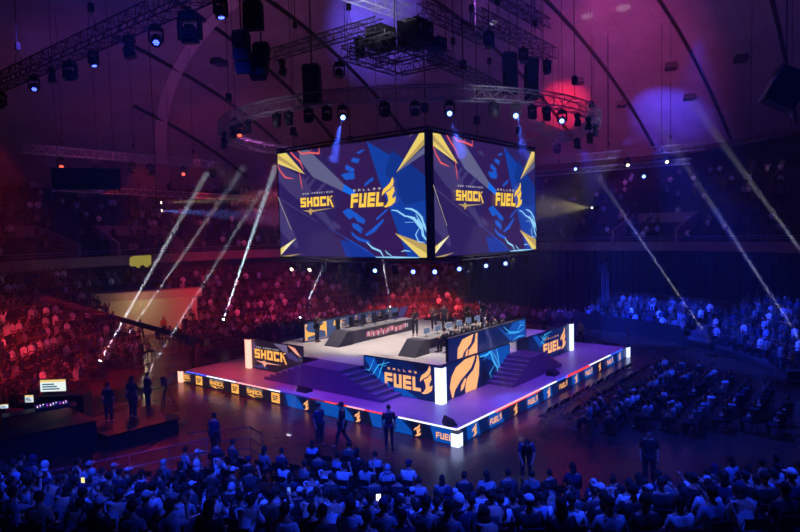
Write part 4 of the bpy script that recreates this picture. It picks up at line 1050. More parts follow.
def hair_mesh(kind):
    if kind in HAIRM: return HAIRM[kind]
    b = MB()
    if kind == 'short':
        b.ball((0, -.014, .022), (.088, .104, .118), HAIR, 10, 8, zmin=-.28)
    elif kind == 'long':
        b.ball((0, -.016, .020), (.094, .110, .122), HAIR, 10, 8, zmin=-.35)
        b.ball((0, -.070, -.11), (.098, .055, .17), HAIR, 10, 6)
    elif kind == 'bun':
        b.ball((0, -.014, .020), (.088, .105, .118), HAIR, 10, 8, zmin=-.3); b.ball((0, -.10, .09), (.045, .045, .045), HAIR, 8, 5)
    elif kind == 'cap':
        b.ball((0, -.008, .035), (.092, .108, .105), CAPM, 10, 8, zmin=-.1)
        b.box((0, .135, .028), (.13, .10, .014), CAPM, taper=(.9, 1)); b.ball((0, -.02, -.01), (.086, .100, .07), HAIR, 10, 6, zmin=-.9)
    elif kind == 'hood':
        b.ball((0, -.018, .012), (.104, .118, .138), CAPM, 10, 8); b.ball((0, -.03, -.13), (.12, .10, .08), CAPM, 10, 5)
    elif kind == 'headset':
        b.ball((0, -.014, .022), (.088, .104, .118), HAIR, 10, 8, zmin=-.28)
        for s in (-1, 1): b.tube((s*.075, 0, 0), (s*.112, 0, 0), .042, WHITEP, seg=8)
        for k in range(6):
            a0 = PI*k/6; a1 = PI*(k+1)/6; b.tube((.1*math.cos(a0), 0, .15*math.sin(a0)), (.1*math.cos(a1), 0, .15*math.sin(a1)), .012, WHITEP, seg=4)
    m = b.mesh('hair'); m.polygons.foreach_set('use_smooth', [True]*len(m.polygons)); HAIRM[kind] = m
    return m
COLS = [('white', (.80, .80, .80)), ('pale grey', (.48, .48, .50)), ('black', (.015, .015, .018)), ('dark grey', (.06, .06, .07)), ('navy', (.02, .03, .09)), ('mid grey', (.2, .2, .22)), ('pale blue', (.35, .45, .62)), ('tan', (.42, .32, .22)), ('orange', (.7, .28, .06)), ('brown', (.12, .07, .05))]
COLD = dict(COLS)
HSH = {'short': 'short hair', 'long': 'long hair', 'bun': 'hair bun', 'cap': 'cap', 'hood': 'hooded', 'headset': 'headset'}
HNAME = {'short': 'short dark hair', 'long': 'long dark hair', 'bun': 'dark hair in a bun', 'cap': 'a cap', 'hood': 'a raised hood', 'headset': 'a headset'}
def person(kind, hair, col, loc, rz, label, group=None, s=1.0, capcol=None):
    body, top_m, tr, J = body_set(kind)
    r = bpy.data.objects.new('person', body); COL.objects.link(r); r.location = loc; r.rotation_euler = (0, 0, rz); r.scale = (s,)*3
    tag(r, label, 'person', group)
    t = bpy.data.objects.new('top', top_m); COL.objects.link(t); t.parent = r; c = COLD[col]; t.color = c + (1,)
    u = bpy.data.objects.new('trousers', tr); COL.objects.link(u); u.parent = r
    h = bpy.data.objects.new({'cap': 'cap', 'hood': 'hood', 'headset': 'hair_and_headset'}.get(hair, 'hair'), hair_mesh(hair)); COL.objects.link(h); h.parent = r; h.location = J['hed']
    h.color = (COLD[capcol or col]) + (1,)
    if kind in ('sit_lean', 'bend'): h.rotation_euler = (-.25, 0, 0)
    return r
def face_to(x, y, tx, ty): return math.atan2(ty-y, tx-x) - PI/2

# folding chair
CHM = mat('chair_plastic', (24, 24, 30), .45); CHF = mat('chair_frame', (70, 70, 78), .35, .8)
def folding_chair():
    t = empty('folding_chair')
    b = MB(); b.box((0, .02, .44), (.42, .40, .03), CHM); b.build('seat', t)
    q = Matrix.Rotation(.16, 3, 'X'); b = MB(); b.box((0, -.23, .76), (.42, .02, .2), CHM, rot=q); b.build('backrest', t)
    b = MB()
    for s in (-1, 1): b.tube((s*.22, -.25, .88), (s*.22, .22, .0), .012, CHF, seg=4)
    b.tube((-.22, .12, .12), (.22, .12, .12), .01, CHF, seg=4); b.build('front_frame', t)
    b = MB()
    for s in (-1, 1): b.tube((s*.19, .16, .44), (s*.19, -.26, .0), .012, CHF, seg=4)
    b.tube((-.19, -.18, .10), (.19, -.18, .10), .01, CHF, seg=4); b.build('rear_frame', t)
    return t
CHAIR = folding_chair(); cused = [False]
nchair = 0; CHB = MB()
def chair(loc, rz, label, group):
    global nchair
    nchair += 1
    if nchair > 290:
        q = Matrix.Rotation(rz, 4, 'Z'); q.translation = V3(loc)
        for c in CHAIR.children:
            me = c.data; CHB.add([q @ v.co for v in me.vertices], [tuple(p.vertices) for p in me.polygons], me.materials[0])
        return
    r = CHAIR if not cused[0] else copy_tree(CHAIR); cused[0] = True
    r.location = loc; r.rotation_euler = (0, 0, rz); return tag(r, label, 'chair', group)

random.seed(11)
def in_view(p, mx=14, mb=22):
    d = V3(p) - cam.matrix_world.translation; z = d.dot(CF)
    if z < 1: return False
    x = 400 + 616.2*d.dot(CR)/z; y = 266 - 616.2*d.dot(CU)/z
    return -mx < x < 800+mx and y < 532+mb
def front_r(a):
    T = [(-177, 23.4), (-174, 22.4), (-170.5, 19.6), (-167, 17.8), (-159, 16.8), (-152, 16.6), (-147.5, 17.2), (-142.5, 19.0), (-137, 19.4), (-130, 19.4), (-127, 20.6), (-123, 22.3), (-120.5, 21.3), (-119, 21.6), (-115, 22.2)]
    if a < T[0][0]: return 99
    for (x0, y0), (x1, y1) in zip(T[:-1], T[1:]):
        if a <= x1: return y0 + (y1-y0)*(a-x0)/(x1-x0)
    return 99
def tier_z(r): return 0 if r < 21 else min(16, int((r-21)/.95)+1)*.34
near = []
kinds = ['sit', 'sit', 'sit', 'sit_turn', 'sit_lean', 'sit_turn', 'sit', 'sit_film']
hairs = ['short']*7 + ['long']*3 + ['cap']*3 + ['bun', 'hood']
tops = ['white']*5 + ['pale grey']*3 + ['pale blue']*2 + ['black']*6 + ['dark grey']*4 + ['navy']*3 + ['mid grey']*3 + ['tan', 'brown']
npeople = 0
rowi = 0
r = 16.75
while r < 28.3:
    n_in = 0; step = math.degrees(.66/r); a = -178.0 + (rowi % 2)*step*.5
    lst = []
    while a < -114:
        if r >= front_r(a) and not (-122.9 < a < -120.5) and not (-149.2 < a < -147.6 and r > 19):
            p = pol(r + random.uniform(-.07, .07), a + random.uniform(-.12, .12), tier_z(r))
            if in_view(p + V3((0, 0, 1.1))): lst.append((a, p))
        a += step
    for i, (a, p) in enumerate(lst):
        right = a > -121
        rz = face_to(p.x, p.y, 9 + random.uniform(-3, 3), 8 + random.uniform(-3, 3)) + random.uniform(-.2, .2)
        where = 'right corner block' if right else 'near crowd'
        if random.random() < .93:
            kd = random.choice(kinds); hr = random.choice(hairs); cl = random.choice(tops); cc = random.choice(['white', 'black', 'navy', 'pale grey', 'white'])
            nm = '%s top and %s' % (cl, HNAME[hr])
            person(kd, hr, cl, p, rz, 'person in %s top, %s, %s row of near crowd, %s from left' % (cl, HSH[hr], nth(rowi), nth(i)), 'seated near crowd', random.uniform(.93, 1.05), cc); npeople += 1
            near.append((p, rz, kd))
            chair(p, rz, 'folding chair under person %s from left in %s row of near crowd' % (nth(i), nth(rowi)), 'chairs of the near crowd')
        else:
            chair(p, rz, 'empty folding chair %s from left in %s row of near crowd' % (nth(i), nth(rowi)), 'chairs of the near crowd')
    if lst: rowi += 1
    r += 1.0
late = []
# floor block right of the stage: rows run along the stage side
for ri in range(11):
    y = -1.75 - .92*ri; k = 0
    x0 = 4.2 + .3*ri if ri < 2 else 3.6 + .55*(-y-2.1); x1 = 15.2 if ri < 2 else 17.0 - .78*(-y-3.0)
    x = x0
    while x < x1:
        p = V3((x + random.uniform(-.04, .04), y + random.uniform(-.04, .04), 0))
        r_ = math.hypot(p.x-CX, p.y-CY)
        if r_ < 20 and in_view(p + V3((0, 0, 1.0))):
            rz = random.uniform(-.15, .15)
            occ = 0 if ri < 2 else (.35 if ri == 2 else .72)
            gap = ri >= 2 and (9.0 < x < 9.7)
            if not gap:
                if random.random() < occ and npeople >= 285:
                    late.append((p, rz)); chair(p, rz, 'x', 'x')
                elif random.random() < occ*1.0 and npeople < 285:
                    kd = random.choice(kinds); hr = random.choice(hairs); cl = random.choice(tops)
                    person(kd, hr, cl, p, rz + random.uniform(-.2, .2), 'person in %s top, %s, %s row right of stage, %s from left' % (cl, HSH[hr], nth(ri), nth(k)), 'seated crowd right of the stage', random.uniform(.93, 1.05)); npeople += 1
                    chair(p, rz, 'folding chair under person, %s row right of stage, %s from left' % (nth(ri), nth(k)), 'chairs right of the stage')
                elif ri < 3 or random.random() < .4:
                    chair(p, rz, 'empty folding chair, %s row right of stage, %s from left' % (nth(ri), nth(k)), 'chairs right of the stage')
                k += 1
        x += .62
print('near people', npeople)

# standing people
def stand(kind, hair, col, x, y, z, tx, ty, lab, s=1.0, cc=None): return person(kind, hair, col, (x, y, z), face_to(x, y, tx, ty), lab, None, s, cc)
stand('walk', 'cap', 'black', -2.7, 3.6, 0, -6, 9, 'tall person in black walking on the left in front of the stage corner', 1.05, 'black')
stand('stand', 'short', 'navy', -3.1, 4.5, 0, -3.5, -4, 'person in dark clothes standing beside the tall walking person', 1.0)
stand('stand', 'short', 'black', -1.75, 2.0, 0, 6, 8, 'person in black standing alone against the blue fascia near the stage corner')
stand('stand', 'short', 'black', .4, -7.2, 0, -6, -10, 'person in black T-shirt standing in the open aisle at lower right', 1.08)
stand('bend', 'short', 'navy', -1.4, -3.7, 0, -5, -6, 'person bending over in front of the near crowd below the stage corner', 1.05)
stand('stand', 'bun', 'navy', -6.3, 6.9, 0, 3, 9, 'person standing behind the metal barrier at lower left')
stand('mic', 'short', 'black', 6.3, 15.0-.7, UH, 10, 0, 'person in black standing on the stage beside the far orange logo wall', 1.02)
stand('mic', 'short', 'dark grey', 11.1, 10.35, UH, 2, 5, 'host in a dark suit standing in the middle of the stage', 1.02)
stand('mic', 'long', 'brown', 13.4, 10.5, UH, 5, 5, 'person in brown standing on the stage right of the dark suited host')
stand('stand', 'short', 'dark grey', 14.2, 10.2, UH, 5, 6, 'person in dark grey standing on stage beside the one in brown')
stand('mic', 'short', 'black', 15.6, 9.3, UH, 5, 8, 'person in black near the back of the stage, right of the group', 1.0)
stand('stand', 'cap', 'black', 16.3, 8.4, UH, 5, 8, 'person with cap at the far back right of the stage', 1.05, 'black')
stand('stand', 'short', 'tan', 22.6, 4.1, 0, 5, 4, 'person in a tan shirt standing on the floor behind the right stage corner')
stand('stand', 'short', 'black', 23.3, 7.3, 0, 10, 4, 'person in black standing behind the stage left of the tan shirt')
stand('stand', 'short', 'black', -7.4, 12.9, .6, -1, 17, 'camera operator standing leftmost on the dark platform', 1.0)
stand('stand', 'long', 'black', -6.5, 12.6, .6, 2, 15, 'camera operator standing in the middle of the dark platform', 1.08)
stand('mic', 'short', 'black', -5.4, 13.3, .6, 8, 12, 'camera operator behind the tripod camera on the dark platform', 1.0)
stand('stand', 'short', 'tan', 4.4, 36.6, 0, 9, 20, 'person with a tan top standing at the left of the white entrance wall', 1.05)
stand('stand', 'short', 'brown', 5.0, 34.2, 0, 9, 20, 'person in brown standing in front of the white entrance wall')
stand('walk', 'short', 'black', 6.3, 35.2, 0, 9, 20, 'person in black walking before the white entrance wall')
stand('stand', 'cap', 'orange', 8.0, 34.6, 0, 9, 20, 'person in an orange top by the right end of the white entrance wall', 1.05)
stand('stand', 'short', 'black', 9.4, 33.6, 0, 9, 20, 'person in black right of the orange top at the entrance wall', 1.05)
stand('stand', 'short', 'dark grey', 11.9, 35.0, 0, 9, 20, 'person in dark grey at the right corner of the entrance wall', 1.05)
stand('stand', 'short', 'black', 2.9, 29.4, 0, 9, 12, 'person standing at front edge of the left crowd near a floor light')
stand('stand', 'bun', 'brown', 6.2, 28.0, 0, 9, 12, 'person standing on the open floor between left crowd and entrance')

# players
PLC = {'near': [7.6, 8.7, 9.8, 10.9, 12.0, 13.0], 'far': [7.9, 9.1, 10.3, 11.4, 12.4]}
GCH = mat('gaming_chair_black', (20, 20, 24), .5)
def gaming_chair(loc, rz, lab, grp):
    t = empty('gaming_chair', loc, rz, label=lab, cat='chair', group=grp)
    b = MB(); b.box((0, 0, .44), (.5, .5, .1), GCH); b.build('seat', t)
    q = Matrix.Rotation(.1, 3, 'X'); b = MB(); b.box((0, -.27, .86), (.44, .09, .78), GCH, rot=q, taper=(.8, 1)); b.box((0, -.33, 1.1), (.2, .03, .12), DTOP, rot=q); b.build('backrest', t)
    b = MB(); b.tube((0, 0, .08), (0, 0, .4), .03, DSTEEL)
    for k in range(5): b.tube((0, 0, .08), (.28*math.cos(k*1.2566), .28*math.sin(k*1.2566), .04), .02, DSTEEL, seg=4)
    b.build('base', t)
def monitor(x, y, z, rz, mtl, lab, grp):
    t = empty('monitor', (x, y, z), rz, label=lab, cat='monitor', group=grp)
    b = MB(); b.box((0, 0, .34), (.58, .04, .34), mtl); b.build('casing', t)
    b = MB(); b.box((0, .022, .34), (.54, .006, .30), em('screen_glow', (110, 135, 180), .55)); b.build('display', t)
    b = MB(); b.tube((0, -.03, 0), (0, -.03, .3), .02, GREYP); b.box((0, 0, .01), (.24, .18, .02), GREYP); b.build('stand', t)
ZT = UH+.785
for i, x in enumerate(PLC['near']):
    gaming_chair((x, 5.5, UH), 0, 'gaming chair %s from left behind the flame wall' % nth(i), 'near team chairs')
    person('sit_desk', 'headset' if i % 3 else 'short', 'dark grey' if i % 2 else 'black', (x, 5.58, UH), 0, 'player with back to camera at the near desk, %s from left' % nth(i), 'near team players', 1.02)
    monitor(x, 6.9, ZT, PI, WHITEP, 'white monitor on the near team desk, %s from left' % nth(i), 'near team monitors')
for i, x in enumerate(PLC['far']):
    gaming_chair((x, 13.75, UH), PI, 'gaming chair %s from left at the far team desk' % nth(i), 'far team chairs')
    person('sit_desk', 'headset', 'pale grey' if i % 2 == 0 else 'black', (x, 13.65, UH), PI, 'player facing the camera at the far desk, %s from left' % nth(i), 'far team players', 1.02)
    if i: monitor(x-.55, 12.55, ZT, 0, DEND, 'dark monitor on the far team desk, %s from left' % nth(i-1), 'far team monitors')

# low-poly spectators far away, as one uncounted crowd
class CrowdMB(MB): pass
def far_person(b, p, rz, top, skin, hairm, up):
    q = Matrix.Rotation(rz, 3, 'Z'); P = V3(p)
    def W(x, y, z): return P + q @ V3((x, y, z))
    b.tube(W(0, .02, .45), W(0, 0, 1.02), .17, top, r1=.19, seg=5); b.tube(W(0, 0, 1.02), W(0, .01, 1.12), .17, top, r1=.06, seg=5)
    b.ball(W(0, .03, 1.23), (.085, .085, .125), skin, 5, 4); b.ball(W(-.0, .0, 1.27), (.095, .095, .115), hairm, 5, 4, zmin=-.2)
    for s in (-1, 1):
        b.tube(W(s*.1, .05, .5), W(s*.12, .45, .5), .08, TROUS, seg=4, caps=False); b.tube(W(s*.12, .45, .5), W(s*.12, .45, .05), .06, TROUS, seg=4, caps=False)
        if up: b.tube(W(s*.2, 0, 1.0), W(s*.26, .1, 1.25), .05, top, seg=4, caps=False); b.tube(W(s*.26, .1, 1.25), W(s*.18, .15, 1.48), .04, skin, seg=4)
        else: b.tube(W(s*.2, 0, 1.0), W(s*.24, .05, .75), .055, top, seg=4, caps=False); b.tube(W(s*.24, .05, .75), W(s*.14, .28, .7), .04, skin, seg=4)
CT = [mat('crowd_top_%s' % n.replace(' ', '_'), c, .85, lin=True) for n, c in COLS]
CTW = [CT[0]]*2 + [CT[1]]*3 + [CT[2]]*9 + [CT[3]]*8 + [CT[4]]*5 + [CT[5]]*6 + [CT[6]]*2 + [CT[9]]*3
SKIN_D = mat('skin_far', (120, 84, 68), .7)
fc = MB(); nfar = 0; random.seed(5)
def add_far(r, a, z, dens=1., sp=.6):
    global nfar
    if random.random() > dens: return
    p = pol(r + random.uniform(-.15, .15), a, z)
    if not in_view(p + V3((0, 0, 1)), 20, 20): return
    if p.z < 1 and -1.5 < p.x < LR+2.5 and -1.5 < p.y < LW+1.5: return
    far_person(fc, p, face_to(p.x, p.y, 9.9, 9.5) + random.uniform(-.3, .3), random.choice(CTW), SKIN_D, HAIR if random.random() < .88 else random.choice(CTW), random.random() < .13); nfar += 1
def arc_rows(rs, a0, a1, zf, dens, sp=.62, skip=None):
    for r in rs:
        a = a0; st_ = math.degrees(sp/r)
        while a < a1:
            if not (skip and skip(r, a)): add_far(r, a + random.uniform(-.3, .3)*st_, zf(r), dens)
            a += st_
fr = lambda a, n, d=.85: [a + d*i for i in range(n)]
arc_rows(fr(25.4, 8), 27, 87, lambda r: .5*(int((r-25.0)/.85)+1), .86)                 # back bowl
arc_rows(fr(15.2, 11, .9), 12, 78, lambda r: 0, .8, skip=lambda r, a: (20 < r < 21.0))  # floor behind the stage
arc_rows(fr(17.5, 7, .9), 78, 100, lambda r: 0, .62)
arc_rows(fr(30.8, 2), 87, 106, lambda r: 3.4 + .5*(int((r-30.4)/.85)+1), .9)
arc_rows(fr(22.4, 9), 107, 161, lambda r: .55*(int((r-22.0)/.85)+1), .88)                # left bowl
arc_rows(fr(16.2, 6, .9), 138, 163, lambda r: 0, .0)
arc_rows(fr(19.6, 3, .85), 112, 152, lambda r: 0, .8)
arc_rows(fr(21.0, 6), -63, -36, lambda r: .36*(int((r-20.6)/.85)+1), .9)
arc_rows(fr(21.0, 4), -31.5, -7, lambda r: .36*(int((r-20.6)/.85)+1), .9)                 # right bleacher
arc_rows(fr(20.6, 3), -5, 12, lambda r: 0, .7)
arc_rows([32.8 + .95*i for i in range(16)], 42, 150, lambda r: 6.4 + .46*(int((r-32.2)/.95)+1), .30)   # balcony left
arc_rows([32.8 + .95*i for i in range(16)], -40, 22, lambda r: 6.4 + .46*(int((r-32.2)/.95)+1), .22)   # balcony right
for p, rz in late: far_person(fc, p, rz, random.choice(CTW), SKIN, HAIR, False)
if CHB.v: CHB.build('folding_chairs', kind='stuff', label='remaining folding chairs in rows on the arena floor', cat='chairs')
fc.build('crowd', kind='stuff', label='rest of the seated crowd in the far stands and behind the stage', cat='crowd')
print('far', nfar)

# ---------------------------------------------------------------- production area, left
t = empty('camera_platform', (-6.3, 12.4, 0), label='low dark platform with camera crew at left of the stage', cat='platform')
b = MB(); b.prism([(-2.0, -1.2), (1.0, -1.4), (1.5, 1.5), (-1.9, 2.0)], 0, .57, DARK); b.build('skirt', t)
b = MB(); b.prism([(-2.05, -1.25), (1.05, -1.45), (1.55, 1.55), (-1.95, 2.05)], .57, .6, BLACK); b.build('platform_top', t)
t = empty('production_riser', (-10.4, 13.9, 0), label='tall black draped production riser at the left picture edge', cat='platform')
b = MB(); b.prism([(-3.2, -1.0), (1.9, -2.2), (2.1, 1.8), (-3.0, 2.2)], 0, 1.17, DARK); b.build('drape', t)
b = MB(); b.prism([(-3.25, -1.05), (1.95, -2.25), (2.15, 1.85), (-3.05, 2.25)], 1.17, 1.2, BLACK); b.build('riser_top', t)
# tables, screens and gear on the riser
t = empty('production_table', (-9.9, 13.4, 1.2), math.radians(-14), label='black table on the production riser with a mixing desk', cat='table')
b = MB(); b.box((0, 0, .5), (2.6, .7, .04), BLACK); b.build('table_top', t)
for sx in (-1, 1):
    for sy in (-1, 1):
        b = MB(); b.box((sx*1.22, sy*.3, .24), (.05, .05, .48), BLACK); b.build('leg', t)
t = empty('mixing_console', (-9.5, 13.3, 1.74), math.radians(-14), label='mixing console with small lit buttons and a magenta glow on the table', cat='console')
b = MB(); b.box((0, 0, .05), (1.2, .5, .1), DSTEEL, rot=Matrix.Rotation(.1, 3, 'X')); b.build('body', t)
b = MB()
for k in range(10):
    for j in range(3): b.tube((-.52+.115*k, -.15+.13*j, .10), (-.52+.115*k, -.15+.13*j, .14), .014, [em('btn_w', (230, 240, 230), 2.5), em('btn_m', (190, 60, 220), 3), GREYP, em('btn_b', (60, 90, 230), 2)][(k*3+j*5) % 4], seg=5)
b.build('buttons', t)
def crt(x, y, z, rz, w, h, lab, keyrgb, st):
    t = empty('monitor', (x, y, z), rz, label=lab, cat='monitor')
    b = MB(); b.box((0, .03, h/2+.12), (w+.06, .05, h+.06), BLACK); b.build('casing', t)
    b = MB(); P = Panel(b, (-w/2, .0, .12), (1, 0, 0), (0, 0, 1), (0, -1, 0)); P.poly(rc(0, 0, w, h), em('mon'+lab[:6], keyrgb, st))
    P.poly(rc(.0, h*.8, w, h), em('mon_y', (235, 200, 120), 1.1)); 
    for k in range(3): P.poly(rc(w*.08, h*(.15+.2*k), w*(.75-.1*k), h*(.27+.2*k)), em('mon_d', (60, 110, 140), .9))
    b.build('display', t)
    b = MB(); b.box((0, .04, .06), (.08, .05, .12), BLACK); b.box((0, .04, .01), (.3, .2, .02), BLACK); b.build('stand', t)
crt(-7.9, 17.1, 1.35, math.radians(-48), 1.15, .55, 'bright wide monitor with text rows on a cabinet at left', (225, 235, 230), 1.15)
crt(-10.9, 14.2, 1.75, math.radians(-40), .28, .16, 'tiny bright laptop screen at the left edge on the riser', (200, 220, 240), 1.2)
crt(-9.95, 14.3, 1.75, math.radians(-50), .34, .3, 'small tilted bright screen beside the tiny laptop screen', (220, 230, 230), 1.0)
t = empty('equipment_cabinet', (-7.5, 16.9, 0), math.radians(-48), label='dark equipment cabinet carrying the bright wide monitor', cat='cabinet')
b = MB(); b.box((0, 0, .66), (2.1, .9, 1.32), mat('cabinet_navy', (30, 32, 52), .6)); b.build('body', t)
b = MB(); b.box((0, -.46, .66), (2.0, .02, 1.2), DARK); [b.box((-.5+k, -.48, .66), (.06, .03, .2), GREYP) for k in (0, 1)]; b.build('door', t)
# tripod camera
t = empty('broadcast_camera', (-5.05, 12.3, .6), math.radians(-50), label='long lens broadcast camera on a tripod at the front of platform', cat='camera')
CAMM = mat('camera_body', (40, 42, 62), .5)
b = MB(); b.box((0, 0, 1.42), (.26, .5, .3), CAMM); b.build('body', t)
b = MB(); b.box((0, .6, 1.42), (.26, .75, .26), CAMM); b.box((0, 1.0, 1.42), (.32, .1, .32), BLACK); b.build('lens', t)
b = MB(); b.box((0, -.3, 1.62), (.2, .2, .14), BLACK); b.build('viewfinder', t)
for k in range(3):
    a = k*2.094+.5; b = MB(); b.tube((0, 0, 1.25), (.45*math.cos(a), .45*math.sin(a), .0), .03, BLACK, seg=5); b.build('tripod_leg', t)
# jib crane
t = empty('jib_crane', (1.2, 19.9, 0), label='long dark camera jib crane reaching over the left crowd', cat='crane')
o0 = V3((1.2, 19.9, 0)); tip = V3((-5.0, 25.1, 5.15)) - o0; tail = V3((1.6, 19.5, 2.1)) - o0
b = MB(); lattice(b, straight(tail, tip, .6), .2, .2, BLACK, r=.035); b.tube(tail, tip, .08, BLACK); b.build('boom', t)
b = MB(); b.tube((0, 0, .1), (0.1, -.1, 2.3), .09, BLACK); b.box((.0, -.0, 2.2), (.5, .4, .5), BLACK); b.build('column', t)
b = MB(); b.box((0, 0, .18), (1.1, 1.1, .12), BLACK)
for s in (-1, 1):
    for q_ in (-1, 1): b.tube((s*.5, q_*.5-.04, .12), (s*.5, q_*.5+.04, .12), .12, BLACK, seg=8)
b.build('dolly', t)
b = MB(); b.box(tip + V3((0, 0, -.3)), (.3, .4, .35), BLACK); b.tube(tip, tip + V3((0, 0, -.3)), .04, BLACK); b.build('camera_head', t)
b = MB(); b.box(tail + V3((.15, -.12, -.05)), (.4, .4, .4), DSTEEL); b.build('counterweight', t)
# low barriers
def barrier(p0, p1, lab, grp=None, h=1.0, m=None, n=None):
    m = m or RAILM; p0 = V3(p0); p1 = V3(p1); b = MB(); L = (p1-p0).length; k = n or max(2, int(L/1.2))
    b.tube(p0 + V3((0, 0, h)), p1 + V3((0, 0, h)), .03, m, seg=5); b.tube(p0 + V3((0, 0, h*.55)), p1 + V3((0, 0, h*.55)), .018, m, seg=4); b.tube(p0 + V3((0, 0, .12)), p1 + V3((0, 0, .12)), .018, m, seg=4)
    for i in range(k+1):
        q_ = p0.lerp(p1, i/k); b.tube(q_, q_ + V3((0, 0, h)), .022, m, seg=4)
    return b.build('rail_barrier', label=lab, cat='barrier', group=grp)
barrier((-14.6, 8.9, 0), (-6.9, 6.5, 0), 'long steel rail in front of the near crowd at lower left')
barrier((-6.9, 7.6, 0), (-5.1, 6.3, 0), 'short dark barrier behind the front left corner of the near crowd', m=DSTEEL)
barrier((-5.1, 6.3, 0), (-5.4, 5.2, 0), 'short dark barrier turning the corner toward the crowd', m=DSTEEL, n=1)
for (x, y, lb) in ((23.6, 3.0, 'left'), (22.2, .6, 'right')):
    t = empty('stanchion', (x, y, 0), label='thin post on the floor behind the right stage corner, %s of two' % lb, cat='post', group='stanchion posts')
    b = MB(); b.tube((0, 0, .02), (0, 0, 1.9), .03, GREYP); b.build('pole', t)
    b = MB(); b.tube((0, 0, 0), (0, 0, .03), .2, BLACK, seg=10); b.build('foot', t)
# barrier with dark cloth in front of the right bleacher
b = MB(); vs = []
for i in range(31):
    a = -62 + i*1.9; vs += [pol(20.15, a, 0), pol(20.15, a, 1.25 if i > 14 else .35)]
b.add(vs, [(2*i, 2*i+2, 2*i+3, 2*i+1) for i in range(30)], DARK); b.build('wall_bleacher_front', kind='structure')
# floor monitors on the lower deck
for (x, y, rz, lb) in ((.42, .62, 45, 'black floor monitor at the front corner of the lower deck'), (.75, 9.5, 90, 'black floor monitor on the left side of the lower deck'), (10.5, .75, 0, 'black floor monitor by the foot of the right stairs')):
    t = empty('floor_monitor', (x, y, LH), math.radians(rz), label=lb, cat='speaker', group='floor monitors on the lower deck')
    b = MB(); vs = [(-.36, -.25, 0), (.36, -.25, 0), (.36, .25, 0), (-.36, .25, 0), (-.34, -.25, .10), (.34, -.25, .10), (.34, .15, .30), (-.34, .15, .30)]
    b.add(vs, [(3, 2, 1, 0), (0, 1, 5, 4), (4, 5, 6, 7), (2, 3, 7, 6), (1, 2, 6, 5), (3, 0, 4, 7)], SPK); b.build('body', t)
    b = MB(); b.add([(-.3, -.23, .115), (.3, -.23, .115), (.3, .13, .295), (-.3, .13, .295)], [(0, 1, 2, 3)], GRL); b.build('grille', t)
# lit phones held in the near crowd
random.seed(2)
PH = em('phone_lit', (235, 240, 255), 3.0)
def phone(px, lab, col=None, s=1.0):
    t = empty('phone', px, math.radians(-50), label=lab, cat='phone', group='lit phones')
    b = MB(); b.box((0, .006, 0), (.09*s, .01, .17*s), BLACK); b.build('case', t)
    b = MB(); b.box((0, -.002, 0), (.08*s, .004, .155*s), col or PH); b.build('display', t)
film = [(p, rz) for p, rz, kd in near if kd == 'sit_film']
def held(x, y):
    """the raised hand of the filming spectator sitting nearest to a place on the floor plan"""
    p, rz = min(film, key=lambda f: math.hypot(f[0].x-x, f[0].y-y)); film.remove((p, rz))
    return p + Matrix.Rotation(rz, 3, 'Z') @ V3((.08, .42, 1.24))
phone(held(-8.2, -3.4), 'bright lit phone held up in the middle of the near crowd', s=1.3)
phone(held(-14.2, 2.6), 'yellowish lit phone held low in the crowd at lower left', em('phone_y', (240, 230, 150), 1.5))
phone(held(-10.2, -1.0), 'dim blue lit phone in the lower middle of the crowd', em('phone_b', (80, 120, 230), 1.2))
# ---------------------------------------------------------------- beam lights and haze
BW = (.80, .86, 1.0)
BEAMS = [  # fixture position, aim, colour, power, cone angle, label
 ((-2.1, 24.8, .9), (3.2, 20.5, 12.5), BW, 320, 1.9, 'floor beam light at the front of the left crowd'),
 ((2.8, 31.3, .9), (7.6, 22.4, 13.4), BW, 220, 1.7, 'floor beam light near the white entrance wall'),
 ((10.1, 29.2, 1.6), (9.9, 21.8, 13.5), (.62, .8, 1), 620, 2.0, 'bright bluish beam light right of the entrance wall'),
 ((13.6, 23.9, 1.7), (13.9, 20.2, 7.5), BW, 260, 1.6, 'beam light behind the left back corner of the stage'),
 ((26.4, 24.9, 1.1), (24.0, 24.0, 7.0), BW, 320, 1.6, 'beam light behind the middle of the stage'),
 ((23.2, -4.4, .8), (26.8, 4.4, 12.4), (.85, .85, .9), 120, 1.5, 'beam light on the floor by the right bleacher'),
 ((17.9, -10.3, 1.3), (28.0, .8, 16.9), (.85, .85, .9), 70, 1.8, 'beam light at the right picture edge on the floor'),
 ((20.0, -11.6, 3.5), (28.7, -1.8, 17.5), (.85, .85, .9), 60, 2.2, 'beam light just outside the right picture edge'),
 ((-3.0, 18.6, .3), (6.6, 19.4, 11.5), BW, 180, 1.6, 'beam light on the floor left of the stage corner'),
]
PWK = 1.0
BEAM_CONE = {}
def beam_cone_mat(dens):
    if dens in BEAM_CONE: return BEAM_CONE[dens]
    hm = bpy.data.materials.new('beam_cone_haze'); hm.use_nodes = True; nt = hm.node_tree
    for n_ in list(nt.nodes):
        if n_.type != 'OUTPUT_MATERIAL': nt.nodes.remove(n_)
    v = nt.nodes.new('ShaderNodeVolumeScatter'); v.inputs['Density'].default_value = dens
    nt.links.new(v.outputs[0], [n_ for n_ in nt.nodes if n_.type == 'OUTPUT_MATERIAL'][0].inputs['Volume']); BEAM_CONE[dens] = hm
    return hm
def beam(p, t, color, power, lb, spread, r0=.03, L=None, dens=.08):
    """a narrow beam lamp and a cone of denser haze added to make it show"""
    d = (t-p); L = L or d.length; d = d.normalized()
    spot('beam_light', p, p + d*5, color, power*1000, math.degrees(spread), .5, .045)
    R_ = lambda s: .075 + s*math.tan(spread/2)*1.05
    b = MB(); b.tube(p + d*.03, p + d*L, R_(0), beam_cone_mat(dens), r1=R_(L), seg=14)  # haze shaped to the light cone, added so the beam is visible
    b.build('beam_cone_haze', label='added haze cone lit by the ' + lb, cat='haze', kind='stuff')

